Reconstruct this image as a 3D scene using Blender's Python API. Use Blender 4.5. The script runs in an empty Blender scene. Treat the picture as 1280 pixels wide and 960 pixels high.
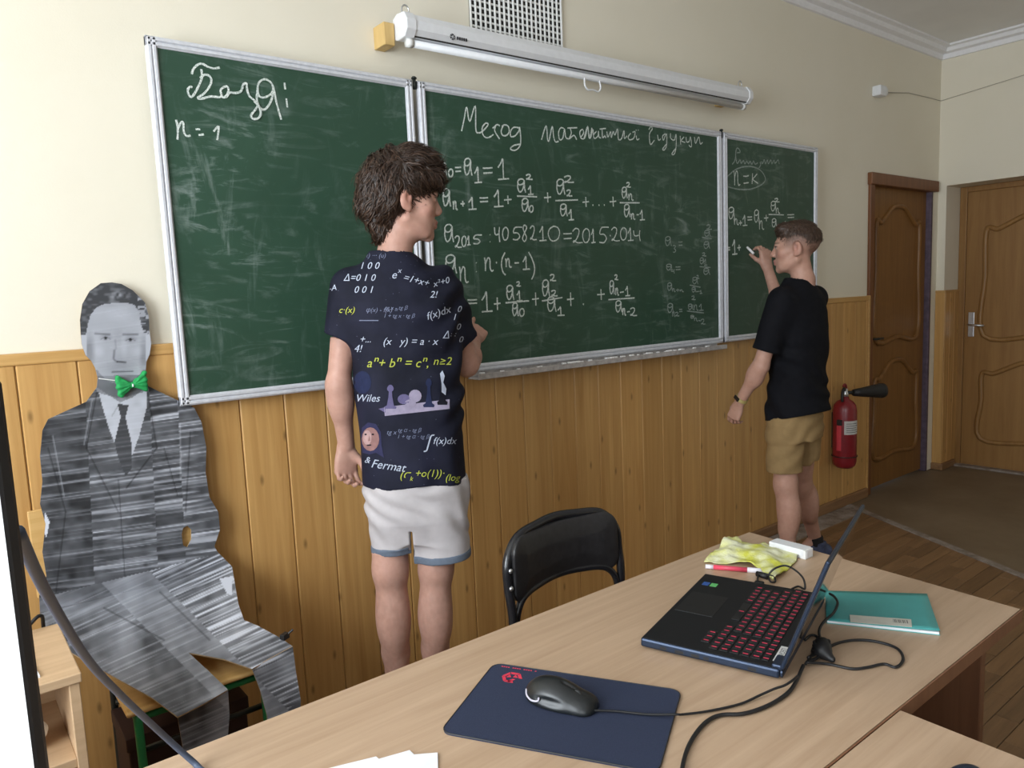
import bpy, bmesh, math, random
import numpy as np
from mathutils import Matrix, Vector, geometry
from mathutils.bvhtree import BVHTree

random.seed(7); np.random.seed(7)
scene = bpy.context.scene
COL = scene.collection

# ------------------------------------------------------------------ camera
FPX, CX, CY, EYE = 930.0, 640.0, 480.0, 1.41
def _cam_rot():
    hy, hs, vx = 370.0, -0.0426, 1825.0
    ex = np.array([vx - CX, hy + hs * (vx - CX) - CY, FPX]); ex /= np.linalg.norm(ex)
    n = np.cross(np.array([0, hy - CY, FPX]), np.array([1, hs, 0.0])); n /= np.linalg.norm(n)
    if n[1] > 0: n = -n
    return np.array([ex, np.cross(n, ex), n])
RC = _cam_rot()
cam_data = bpy.data.cameras.new('camera')
cam_data.sensor_width = 36.0; cam_data.lens = FPX / 1280.0 * 36.0; cam_data.clip_start = 0.02
cam = bpy.data.objects.new('camera', cam_data); COL.objects.link(cam)
_m = Matrix.Identity(4)
for i in range(3):
    _m[i][0] = RC[i, 0]; _m[i][1] = -RC[i, 1]; _m[i][2] = -RC[i, 2]
_m[2][3] = EYE
cam.matrix_world = _m
scene.camera = cam

# ------------------------------------------------------------------ world, daylight, exposure
world = bpy.data.worlds.new('sky'); scene.world = world; world.use_nodes = True
world.node_tree.nodes['Background'].inputs[0].default_value = (0.75, 0.87, 1.0, 1)
world.node_tree.nodes['Background'].inputs[1].default_value = 0.5
vs = scene.view_settings
vs.view_transform = 'Standard'; vs.look = 'None'; vs.gamma = 1.0; vs.use_curve_mapping = False
vs.exposure = 0.22
WIN_X = -1.55
WINDOWS = [(0.05, 1.55), (-2.35, -0.85), (-4.75, -3.25)]     # daylight windows along the left wall (y ranges)
WIN_Z = (0.85, 2.65)
def area_light(name, loc, rot, sx, sy, power, color):
    l = bpy.data.lights.new(name, 'AREA'); l.shape = 'RECTANGLE'; l.size = sx; l.size_y = sy
    l.energy = power; l.color = color
    o = bpy.data.objects.new(name, l); o.location = loc; o.rotation_euler = rot; COL.objects.link(o)
    return o
for k, (a, b) in enumerate(WINDOWS):
    area_light('window_daylight', (WIN_X - 0.12, (a + b) / 2, sum(WIN_Z) / 2), (0, -math.pi / 2, 0),
               WIN_Z[1] - WIN_Z[0] - .05, b - a - .05, (110, 50, 22)[k], (0.87, 0.94, 1.0))

# ------------------------------------------------------------------ pixel helpers (1280x960 frame -> rays)
def ray(px, py):
    d = RC @ np.array([px - CX, py - CY, FPX]); return d / np.linalg.norm(d)
EYEV = np.array([0, 0, EYE])
def at_y(p, y):
    d = ray(*p); return EYEV + d * (y / d[1])
def at_x(p, x):
    d = ray(*p); return EYEV + d * (x / d[0])
def at_z(p, z):
    d = ray(*p); return EYEV + d * ((z - EYE) / d[2])
def at_plane(p, q, n):
    d = ray(*p); q = np.array(q, float); n = np.array(n, float)
    return EYEV + d * (((q - EYEV) @ n) / (d @ n))

# ------------------------------------------------------------------ materials
MATS = {}
class NT:
    def __init__(s, name, rough=0.5, metal=0.0, spec=None):
        s.m = bpy.data.materials.new(name); s.m.use_nodes = True
        s.t = s.m.node_tree; s.b = s.t.nodes['Principled BSDF']
        s.b.inputs['Roughness'].default_value = rough; s.b.inputs['Metallic'].default_value = metal
        if spec is not None: s.b.inputs['Specular IOR Level'].default_value = spec
    def n(s, typ, **kw):
        nd = s.t.nodes.new(typ)
        for k, v in kw.items():
            if k in nd.inputs: nd.inputs[k].default_value = v
            else: setattr(nd, k, v)
        return nd
    def l(s, a, b): s.t.links.new(a, b)
    def coords(s, kind='pos', scale=(1, 1, 1), rot=(0, 0, 0)):
        if kind == 'pos': src = s.n('ShaderNodeNewGeometry').outputs['Position']
        else: src = s.n('ShaderNodeTexCoord').outputs['Object']
        mp = s.n('ShaderNodeMapping'); mp.inputs['Scale'].default_value = scale; mp.inputs['Rotation'].default_value = rot
        s.l(src, mp.inputs['Vector']); return mp.outputs[0]
    def noise(s, vec, scale, detail=4, rough=.55, dist=0.0):
        nd = s.n('ShaderNodeTexNoise'); nd.inputs['Scale'].default_value = scale; nd.inputs['Detail'].default_value = detail
        nd.inputs['Roughness'].default_value = rough; nd.inputs['Distortion'].default_value = dist
        s.l(vec, nd.inputs['Vector']); return nd.outputs['Fac']
    def ramp(s, fac, stops):
        r = s.n('ShaderNodeValToRGB'); e = r.color_ramp.elements
        while len(e) < len(stops): e.new(0.5)
        for el, (p, c) in zip(e, stops): el.position = p; el.color = (c[0], c[1], c[2], 1)
        s.l(fac, r.inputs[0]); return r.outputs[0]
    def mix(s, fac, a, b, blend='MIX'):
        m = s.n('ShaderNodeMix', data_type='RGBA', blend_type=blend)
        for sock, v in ((m.inputs[0], fac), (m.inputs[6], a), (m.inputs[7], b)):
            if isinstance(v, (tuple, list)): sock.default_value = (v[0], v[1], v[2], 1)
            elif isinstance(v, (int, float)): sock.default_value = v
            else: s.l(v, sock)
        return m.outputs[2]
    def math(s, op, a, b=0.0):
        m = s.n('ShaderNodeMath', operation=op)
        for sock, v in ((m.inputs[0], a), (m.inputs[1], b)):
            if isinstance(v, (int, float)): sock.default_value = v
            else: s.l(v, sock)
        return m.outputs[0]
    def bump(s, h, strength=.2, dist=.01):
        b = s.n('ShaderNodeBump'); b.inputs['Strength'].default_value = strength; b.inputs['Distance'].default_value = dist
        s.l(h, b.inputs['Height']); s.l(b.outputs[0], s.b.inputs['Normal'])
    def base(s, v):
        if isinstance(v, (tuple, list)): s.b.inputs['Base Color'].default_value = (v[0], v[1], v[2], 1)
        else: s.l(v, s.b.inputs['Base Color'])
    def done(s, key): MATS[key] = s.m; return s.m

def plain(key, c, rough=.5, metal=0.0, var=.08, scale=40, bump=0.0, spec=None, coord='obj'):
    t = NT(key, rough, metal, spec); v = t.coords(coord)
    f = t.noise(v, scale, 3)
    t.base(t.ramp(f, [(.3, tuple(x * (1 - var) for x in c)), (.7, tuple(min(1, x * (1 + var)) for x in c))]))
    if bump: t.bump(f, bump, .003)
    return t.done(key)
def wood(key, dark, light, grain=(60, 60, 3), rough=.45, rnd=.25, knots=0.0, coord='pos', spec=.4, warp=.6):
    t = NT(key, rough, 0, spec); v = t.coords(coord, grain)
    oi = t.n('ShaderNodeObjectInfo').outputs['Random']
    off = t.n('ShaderNodeVectorMath', operation='ADD'); t.l(v, off.inputs[0])
    cmb = t.n('ShaderNodeCombineXYZ')
    for i in range(3): t.l(t.math('MULTIPLY', oi, 17.0 + 5 * i), cmb.inputs[i])
    t.l(cmb.outputs[0], off.inputs[1])
    f = t.noise(off.outputs[0], 1.0, 5, .6, warp)
    c = t.ramp(f, [(.28, dark), (.72, light)])
    val = t.math('ADD', t.math('MULTIPLY', oi, rnd), 1 - rnd / 2)
    hs = t.n('ShaderNodeHueSaturation'); t.l(c, hs.inputs['Color']); t.l(val, hs.inputs['Value'])
    c = hs.outputs[0]
    if knots:
        sp = t.n('ShaderNodeSeparateXYZ'); t.l(t.coords(coord, (7.0, 7.0, 2.7)), sp.inputs[0]); cb = t.n('ShaderNodeCombineXYZ'); t.l(sp.outputs[0], cb.inputs[0]); t.l(sp.outputs[2], cb.inputs[1])
        vo = t.n('ShaderNodeTexVoronoi', voronoi_dimensions='2D'); vo.inputs['Scale'].default_value = 1.0; t.l(cb.outputs[0], vo.inputs['Vector'])
        k = t.ramp(vo.outputs['Distance'], [(.015, (1, 1, 1)), (.062, (0, 0, 0))])
        c = t.mix(t.math('MULTIPLY', k, knots), c, tuple(x * .38 for x in dark))
    t.base(c); t.bump(f, .06, .002)
    return t.done(key)

def build_materials():
    # painted wall
    t = NT('cream_paint', .85, 0, .2); v = t.coords()
    f = t.noise(v, 1.6, 5); g = t.noise(v, 180, 2)
    t.base(t.ramp(f, [(.3, (.79, .735, .60)), (.7, (.825, .77, .645))])); t.bump(g, .12, .002); t.done('wall')
    plain('ceiling', (.86, .85, .83), .9, var=.03, scale=3, coord='pos')
    plain('cornice', (.86, .85, .86), .6, var=.03, coord='pos')
    wood('panel', (.46, .242, .074), (.63, .372, .136), (34, 34, 1.3), .38, .14, .7)
    wood('panel_cap', (.48, .27, .085), (.60, .36, .135), (3, 40, 60), .4, .1)
    wood('baseboard', (.20, .10, .045), (.32, .18, .085), (3, 50, 60), .45, .15)
    wood('door_dark', (.19, .085, .023), (.27, .130, .038), (26, 26, 1.6), .42, .1)
    wood('door_frame', (.15, .055, .020), (.21, .085, .032), (30, 30, 2), .45, .15)
    wood('door_light', (.235, .115, .034), (.32, .17, .055), (26, 26, 1.6), .42, .1)
    plain('door_edge', (.10, .07, .10), .6, var=.3, scale=25)
    # chalkboard with wiped chalk haze
    for nm, haze in (('board', 1.0), ('board_soft', .8)):
        t = NT('chalkboard_' + nm, .42, 0, .35); v = t.coords()
        big = t.noise(t.coords('pos', (1, 1, 1)), 2.3, 5, .6, 1.4)
        sweep = t.noise(t.coords('pos', (2.2, 2.2, 9), (0, .5, 0)), 1.6, 6, .65, 2.4)
        sweep2 = t.noise(t.coords('pos', (7, 7, 1.6), (0, .35, 0)), 1.4, 6, .65, 1.8)
        fine = t.noise(v, 90, 3)
        m1 = t.ramp(sweep, [(.52, (0, 0, 0)), (.80, (1, 1, 1))])
        m2 = t.ramp(sweep2, [(.54, (0, 0, 0)), (.84, (1, 1, 1))])
        bm_ = t.ramp(big, [(.42, (0, 0, 0)), (.75, (1, 1, 1))])
        m = t.math('MULTIPLY', t.math('ADD', m1, m2), t.math('ADD', bm_, .12))
        m = t.math('MULTIPLY', m, t.math('ADD', t.math('MULTIPLY', fine, .8), .6))
        m = t.math('MULTIPLY', m, haze)
        c = t.mix(m, t.ramp(big, [(.3, (.026, .066, .041)), (.7, (.033, .080, .051))]), (.30, .36, .34))
        t.base(c); t.done(nm)
    plain('board_frame', (.66, .67, .71), .4, .1, .08, 60, coord='pos')
    plain('ledge', (.42, .39, .37), .6, 0, .25, 45, coord='pos')
    t = NT('chalk', .95, 0, .1); v = t.coords()
    t.base(t.ramp(t.noise(v, 260, 2), [(.35, (.32, .40, .36)), (.6, (.78, .82, .78))])); t.done('chalk')
    t = NT('chalk_faint', .95, 0, .1); v = t.coords()
    t.base(t.ramp(t.noise(v, 260, 2), [(.35, (.14, .19, .165)), (.65, (.42, .48, .45))])); t.done('chalk_faint')
    plain('chalk_stick', (.88, .87, .86), .9)
    # floor
    wood('parquet', (.17, .095, .043), (.27, .155, .074), (3, 38, 38), .42, .35)
    wood('floor_base', (.17, .095, .043), (.25, .145, .07), (3, 30, 30), .42, .1)
    t = NT('linoleum', .5, 0, .4); v = t.coords()
    t.base(t.ramp(t.noise(v, 2.5, 6, .65), [(.3, (.16, .112, .066)), (.75, (.24, .18, .115))])); t.done('linoleum')
    t = NT('dusty_strip', .8); v = t.coords()
    t.base(t.ramp(t.noise(v, 9, 6, .7), [(.35, (.16, .115, .08)), (.7, (.40, .35, .31))])); t.done('dusty_strip')
    # furniture
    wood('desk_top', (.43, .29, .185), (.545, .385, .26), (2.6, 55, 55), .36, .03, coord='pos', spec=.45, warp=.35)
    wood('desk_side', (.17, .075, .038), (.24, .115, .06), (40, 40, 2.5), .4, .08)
    wood('shelf_wood', (.50, .33, .19), (.62, .43, .26), (3, 40, 40), .45, .05)
    wood('seat_ply', (.55, .33, .11), (.68, .44, .18), (4, 40, 40), .4, .05)
    plain('black_tube', (.012, .012, .014), .25, .0, .1, spec=.6)
    plain('black_vinyl', (.017, .016, .017), .42, 0, .25, 60, .15)
    plain('green_tube', (.015, .22, .07), .35)
    plain('dark_metal', (.02, .025, .022), .4, .3)
    plain('steel', (.62, .63, .64), .28, .9)
    plain('white_plastic', (.78, .79, .81), .35, 0, .03)
    plain('white_matte', (.80, .80, .78), .7, 0, .04)
    plain('grey_plastic', (.62, .63, .66), .4, 0, .04)
    plain('dark_gap', (.03, .028, .025), .9)
    wood('block_wood', (.55, .36, .13), (.68, .48, .2), (30, 30, 4), .6, .05)
    plain('ext_red', (.23, .010, .018), .28, 0, .08, spec=.6)
    plain('ext_tag', (.60, .05, .07), .5)
    plain('label_white', (.62, .62, .60), .5)
    plain('print_dark', (.03, .03, .035), .7)
    plain('black_rubber', (.014, .014, .015), .5)
    plain('laptop_black', (.008, .0085, .010), .5, 0, .08, 200, spec=.3)
    plain('laptop_blue', (.022, .036, .068), .35, .5, .06, 200)
    plain('laptop_glossy', (.03, .026, .022), .07, .35, .1, 5, spec=.8)
    plain('key_black', (.008, .008, .009), .5)
    t = NT('key_glow', .5); t.base((.35, .02, .05)); t.b.inputs['Emission Color'].default_value = (1, .06, .14, 1)
    t.b.inputs['Emission Strength'].default_value = .26; t.done('key_glow')
    t = NT('screen_lit', .3); t.base((.05, .05, .05)); t.b.inputs['Emission Color'].default_value = (.93, .96, 1, 1)
    t.b.inputs['Emission Strength'].default_value = 1.15; t.done('screen_lit')
    plain('sticker_blue', (.03, .09, .30), .4); plain('sticker_green', (.12, .45, .14), .4)
    t = NT('mousepad_cloth', .95, 0, .15); v = t.coords()
    f = t.noise(v, 900, 2); t.base(t.ramp(f, [(.3, (.026, .033, .062)), (.7, (.040, .049, .085))])); t.bump(f, .2, .001); t.done('mousepad')
    plain('logo_red', (.62, .035, .07), .7)
    plain('mouse_black', (.009, .011, .012), .36, 0, .05, spec=.55)
    plain('mouse_grey', (.55, .52, .60), .35)
    plain('notebook_teal', (.075, .38, .37), .45, 0, .05, 25)
    plain('paper', (.82, .83, .86), .8, 0, .03)
    plain('label_cream', (.66, .66, .58), .6)
    t = NT('yellow_cloth', .95, 0, .1); v = t.coords('obj')
    t.base(t.ramp(t.noise(v, 16, 4), [(.38, (.60, .60, .09)), (.56, (.70, .70, .42)), (.75, (.78, .78, .66))])); t.bump(t.noise(v, 160, 3), .35, .004); t.done('yellow_cloth')
    plain('pen_red', (.68, .07, .12), .3, 0, .1); plain('pen_white', (.75, .72, .78), .3)
    plain('cable_black', (.008, .008, .009), .5); plain('cable_blue', (.055, .075, .12), .5)
    plain('maroon_shade', (.035, .014, .010), .7, 0, .2, 12)  # dark tone of the added box, stands in for shade under the chair
    plain('cable_pale', (.42, .38, .30), .7)
    plain('cardboard', (.42, .29, .16), .85, 0, .15, 60)
    plain('bow_green', (.012, .30, .075), .75, 0, .25, 60, .3)
    t = NT('print_photo', .55, 0, .3)
    at = t.n('ShaderNodeAttribute'); at.attribute_name = 'Col'; t.base(at.outputs['Color']); t.done('print_photo')
    # people
    t = NT('skin', .5, 0, .35)
    at = t.n('ShaderNodeAttribute'); at.attribute_name = 'Col'
    f = t.noise(t.coords('obj'), 55, 4)
    t.base(t.mix(1.0, at.outputs['Color'], t.ramp(f, [(.3, (.90, .86, .85)), (.7, (1, 1, 1))]), 'MULTIPLY'))
    t.b.inputs['Subsurface Weight'].default_value = .12; t.b.inputs['Subsurface Radius'].default_value = (.012, .005, .003)
    t.bump(t.noise(t.coords('obj'), 350, 3), .08, .001); t.done('skin')
    t = NT('hair', .42, 0, .4)
    at = t.n('ShaderNodeAttribute'); at.attribute_name = 'Col'; t.base(at.outputs['Color']); t.done('hair')
    t = NT('navy_tee', .75, 0, .2); v = t.coords('obj')
    c = t.ramp(t.noise(v, 7, 4), [(.3, (.006, .007, .014)), (.7, (.016, .017, .036))])
    vo = t.n('ShaderNodeTexVoronoi'); vo.inputs['Scale'].default_value = 45; t.l(v, vo.inputs['Vector'])
    star = t.ramp(vo.outputs['Distance'], [(.03, (1, 1, 1)), (.075, (0, 0, 0))])
    c = t.mix(t.math('MULTIPLY', star, .35), c, (.25, .27, .4)); t.base(c); t.done('navy_tee')
    plain('black_tee', (.006, .0062, .0085), .85, 0, .2, 40, .1, spec=.15)
    plain('white_shorts', (.52, .485, .49), .85, 0, .05, 30, .12, spec=.2)
    plain('grey_cuff', (.13, .16, .21), .85, 0, .1, 60, .1)
    plain('tan_shorts', (.29, .19, .085), .85, 0, .07, 40, .12, spec=.2)
    plain('shoe_blue', (.045, .06, .12), .6, 0, .35, 50); plain('shoe_white', (.62, .62, .66), .5); plain('sock_black', (.012, .012, .013), .9)
    plain('band_black', (.012, .012, .012), .3); plain('band_tan', (.45, .36, .13), .5)
    for k, c in dict(ink_white=(.44, .48, .58), ink_dim=(.17, .19, .28), ink_yellow=(.42, .46, .07), ink_violet=(.12, .105, .21), ink_pale=(.30, .265, .36),
                     ink_face=(.27, .145, .135), ink_facelight=(.42, .27, .26), ink_navy=(.028, .028, .075), ink_blue=(.016, .022, .062), ink_black=(.006, .006, .012)).items():
        plain(k, c, .75, 0, .12, 60, spec=.2)
build_materials()

# ------------------------------------------------------------------ object helpers
WM = {}
def tag(o, label=None, cat=None, group=None, kind=None):
    for k, v in (('label', label), ('category', cat), ('group', group), ('kind', kind)):
        if v: o[k] = v
    return o
def thing(name, label, cat, loc=(0, 0, 0), rz=0.0, group=None):
    o = bpy.data.objects.new(name, None); o.empty_display_size = .05
    o.location = Vector([float(x) for x in loc]); o.rotation_euler = (0, 0, rz); COL.objects.link(o)
    WM[o] = Matrix.Translation(o.location) @ Matrix.Rotation(rz, 4, 'Z')
    return tag(o, label, cat, group)
def mesh_data(name, verts, faces, smooth=False):
    me = bpy.data.meshes.new(name)
    me.from_pydata([tuple(map(float, v)) for v in verts], [], [tuple(map(int, q)) for q in faces]); me.update()
    if smooth: me.polygons.foreach_set('use_smooth', [True] * len(me.polygons))
    return me
def link(name, me, mat, parent=None, local=False, base=None):
    """mesh given in world space (or local to its parent); a top-level mesh gets its origin at `base`"""
    o = bpy.data.objects.new(name, me); COL.objects.link(o)
    if mat is not None:
        for m in (mat if isinstance(mat, (list, tuple)) else [mat]): me.materials.append(MATS[m] if isinstance(m, str) else m)
    if parent is not None:
        o.parent = parent
        if not local: me.transform(WM[parent].inverted())
        WM[o] = WM[parent]
    else:
        T = Matrix.Identity(4)
        if base is not None:
            T = Matrix.Translation(Vector([float(x) for x in base])); me.transform(T.inverted()); o.matrix_world = T
        WM[o] = T
    return o
def piece(name, me, parent, loc, rot=(0, 0, 0)):
    """a copy sharing mesh data, placed at a spot given in the parent's own space"""
    o = bpy.data.objects.new(name, me); COL.objects.link(o); o.parent = parent; o.location = loc; o.rotation_euler = rot
    return o
class MB:
    def __init__(s): s.v = []; s.f = []
    def raw(s, v, f):
        n = len(s.v); s.v += [tuple(map(float, x)) for x in v]; s.f += [tuple(i + n for i in q) for q in f]; return s
    def box(s, lo, hi, M=None, bevel=0.0, seg=2):
        bm = bmesh.new(); bmesh.ops.create_cube(bm, size=1.0)
        for v in bm.verts: v.co = Vector([(lo[i] + hi[i]) / 2 + v.co[i] * (hi[i] - lo[i]) for i in range(3)])
        if bevel: bmesh.ops.bevel(bm, geom=bm.edges[:], offset=bevel, segments=seg, profile=.5, affect='EDGES')
        return s.bm(bm, M)
    def bm(s, bm, M=None):
        bm.verts.index_update()
        vs_ = [(M @ v.co if M is not None else v.co.copy()) for v in bm.verts]
        s.raw(vs_, [[v.index for v in f.verts] for f in bm.faces]); bm.free(); return s
    def tube(s, pts, r, seg=8, closed=False, cap=True):
        P = [Vector([float(c) for c in p]) for p in pts]; n = len(P)
        rs = r if isinstance(r, (list, tuple)) else [r] * n
        rings = []; prev = None
        for i in range(n):
            a = P[i - 1] if (i > 0 or closed) else P[i]; b = P[(i + 1) % n] if (i < n - 1 or closed) else P[i]
            t = (b - a).normalized() if (b - a).length > 1e-9 else Vector((0, 0, 1))
            if prev is None:
                u = t.orthogonal().normalized()
            else:
                u = prev - t * prev.dot(t); u = u.normalized() if u.length > 1e-6 else t.orthogonal().normalized()
            prev = u; w = t.cross(u)
            rings.append([P[i] + (u * math.cos(2 * math.pi * k / seg) + w * math.sin(2 * math.pi * k / seg)) * rs[i] for k in range(seg)])
        v = [p for R_ in rings for p in R_]; f = []
        m = n if closed else n - 1
        for i in range(m):
            for k in range(seg):
                a, b = i * seg + k, i * seg + (k + 1) % seg; j = (i + 1) % n
                f.append((a, b, j * seg + (k + 1) % seg, j * seg + k))
        if cap and not closed: f += [tuple(range(seg))[::-1], tuple(range((n - 1) * seg, n * seg))]
        return s.raw(v, f)
    def lathe(s, prof, seg=24, M=None):
        v = []; f = []
        for r, z in prof:
            for k in range(seg):
                a = 2 * math.pi * k / seg; p = Vector((r * math.cos(a), r * math.sin(a), z)); v.append(M @ p if M is not None else p)
        for i in range(len(prof) - 1):
            for k in range(seg): f.append((i * seg + k, i * seg + (k + 1) % seg, (i + 1) * seg + (k + 1) % seg, (i + 1) * seg + k))
        f += [tuple(range(seg))[::-1], tuple(range((len(prof) - 1) * seg, len(prof) * seg))]
        return s.raw(v, f)
    def prism(s, poly, d):
        """planar 3-D polygon swept by vector d"""
        n = len(poly); A = [Vector([float(c) for c in p]) for p in poly]; B = [p + Vector(d) for p in A]
        f = [tuple(range(n))[::-1], tuple(range(n, 2 * n))] + [(i, (i + 1) % n, n + (i + 1) % n, n + i) for i in range(n)]
        return s.raw(A + B, f)
    def mesh(s, name, smooth=False, bevel=0.0):
        me = mesh_data(name, s.v, s.f)
        bm = bmesh.new(); bm.from_mesh(me); bmesh.ops.recalc_face_normals(bm, faces=bm.faces[:])
        if bevel: bmesh.ops.bevel(bm, geom=bm.edges[:], offset=bevel, segments=1, affect='EDGES')
        bm.to_mesh(me); bm.free()
        if smooth: me.polygons.foreach_set('use_smooth', [True] * len(me.polygons))
        return me
    def build(s, name, mat, parent=None, smooth=False, local=False, base=None, bevel=0.0):
        return link(name, s.mesh(name, smooth, bevel), mat, parent, local, base)
def bx(name, mat, lo, hi, parent=None, bevel=0.0, base=None, local=False, M=None):
    lo2 = [min(a, b) for a, b in zip(lo, hi)]; hi2 = [max(a, b) for a, b in zip(lo, hi)]
    return MB().box(lo2, hi2, M, bevel).build(name, mat, parent, base=base, local=local)
def spline(pts, n=6, closed=False):
    P = [np.array(p, float) for p in pts]
    if len(P) < 3: return P
    out = []; m = len(P)
    for i in range(m if closed else m - 1):
        if closed: p0, p1, p2, p3 = P[i - 1], P[i], P[(i + 1) % m], P[(i + 2) % m]
        else: p0, p1, p2, p3 = P[max(i - 1, 0)], P[i], P[i + 1], P[min(i + 2, m - 1)]
        for k in range(n):
            t = k / n
            out.append(.5 * ((2 * p1) + (p2 - p0) * t + (2 * p0 - 5 * p1 + 4 * p2 - p3) * t * t + (3 * p1 - p0 - 3 * p2 + p3) * t ** 3))
    if not closed: out.append(P[-1])
    return out
def cdt_fill(outer, step, holes=(), jitter=0.0):
    """2-D triangulation of a polygon with an inner grid of points"""
    def dens(poly):
        o = []
        for i in range(len(poly)):
            a = np.array(poly[i], float); b = np.array(poly[(i + 1) % len(poly)], float)
            k = max(1, int(np.linalg.norm(b - a) / step)); o += [a + (b - a) * j / k for j in range(k)]
        return o
    loops = [dens(outer)] + [dens(h) for h in holes]
    pts = []; edges = []; faces = []
    for L in loops:
        n0 = len(pts); pts += [Vector((p[0], p[1])) for p in L]
        edges += [(n0 + i, n0 + (i + 1) % len(L)) for i in range(len(L))]
    A = np.array(outer, float); lo = A.min(0); hi = A.max(0)
    g = np.stack(np.meshgrid(np.arange(lo[0], hi[0], step), np.arange(lo[1], hi[1], step), indexing='ij'), -1).reshape(-1, 2)
    inside = np.zeros(len(g), bool)
    for L in [outer] + list(holes):
        L = np.array(L, float)
        for i in range(len(L)):
            (x1, y1), (x2, y2) = L[i], L[(i + 1) % len(L)]
            if y1 == y2: continue
            c = ((g[:, 1] < y1) != (g[:, 1] < y2)) & (g[:, 0] < (x2 - x1) * (g[:, 1] - y1) / (y2 - y1) + x1)
            inside ^= c
    bd = np.array([[p[0], p[1]] for p in pts]); gi = g[inside]
    for c0 in range(0, len(gi), 4000):
        blk = gi[c0:c0 + 4000]; dm = ((blk[:, None, :] - bd[None]) ** 2).sum(2).min(1)
        pts += [Vector((p[0], p[1])) for p in blk[dm > (step * .45) ** 2]]
    v, e, f, *_ = geometry.delaunay_2d_cdt(pts, edges, [], 0, 1e-6)
    V = np.array([[p[0], p[1]] for p in v]); T = np.array([tuple(q) for q in f]); c = V[T].mean(1); ins = np.zeros(len(T), bool)
    for L in [outer] + list(holes):
        L = np.array(L, float)
        for i in range(len(L)):
            (x1, y1), (x2, y2) = L[i], L[(i + 1) % len(L)]
            if y1 != y2: ins ^= ((c[:, 1] < y1) != (c[:, 1] < y2)) & (c[:, 0] < (x2 - x1) * (c[:, 1] - y1) / (y2 - y1) + x1)
    return V, [tuple(int(i) for i in q) for q in T[ins]]
def set_col(me, cols):
    a = me.color_attributes.new('Col', 'FLOAT_COLOR', 'POINT')
    c = np.ones((len(me.vertices), 4), np.float32); c[:, :3] = cols; a.data.foreach_set('color', c.ravel())
def struct(o): o['kind'] = 'structure'; return o

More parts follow.
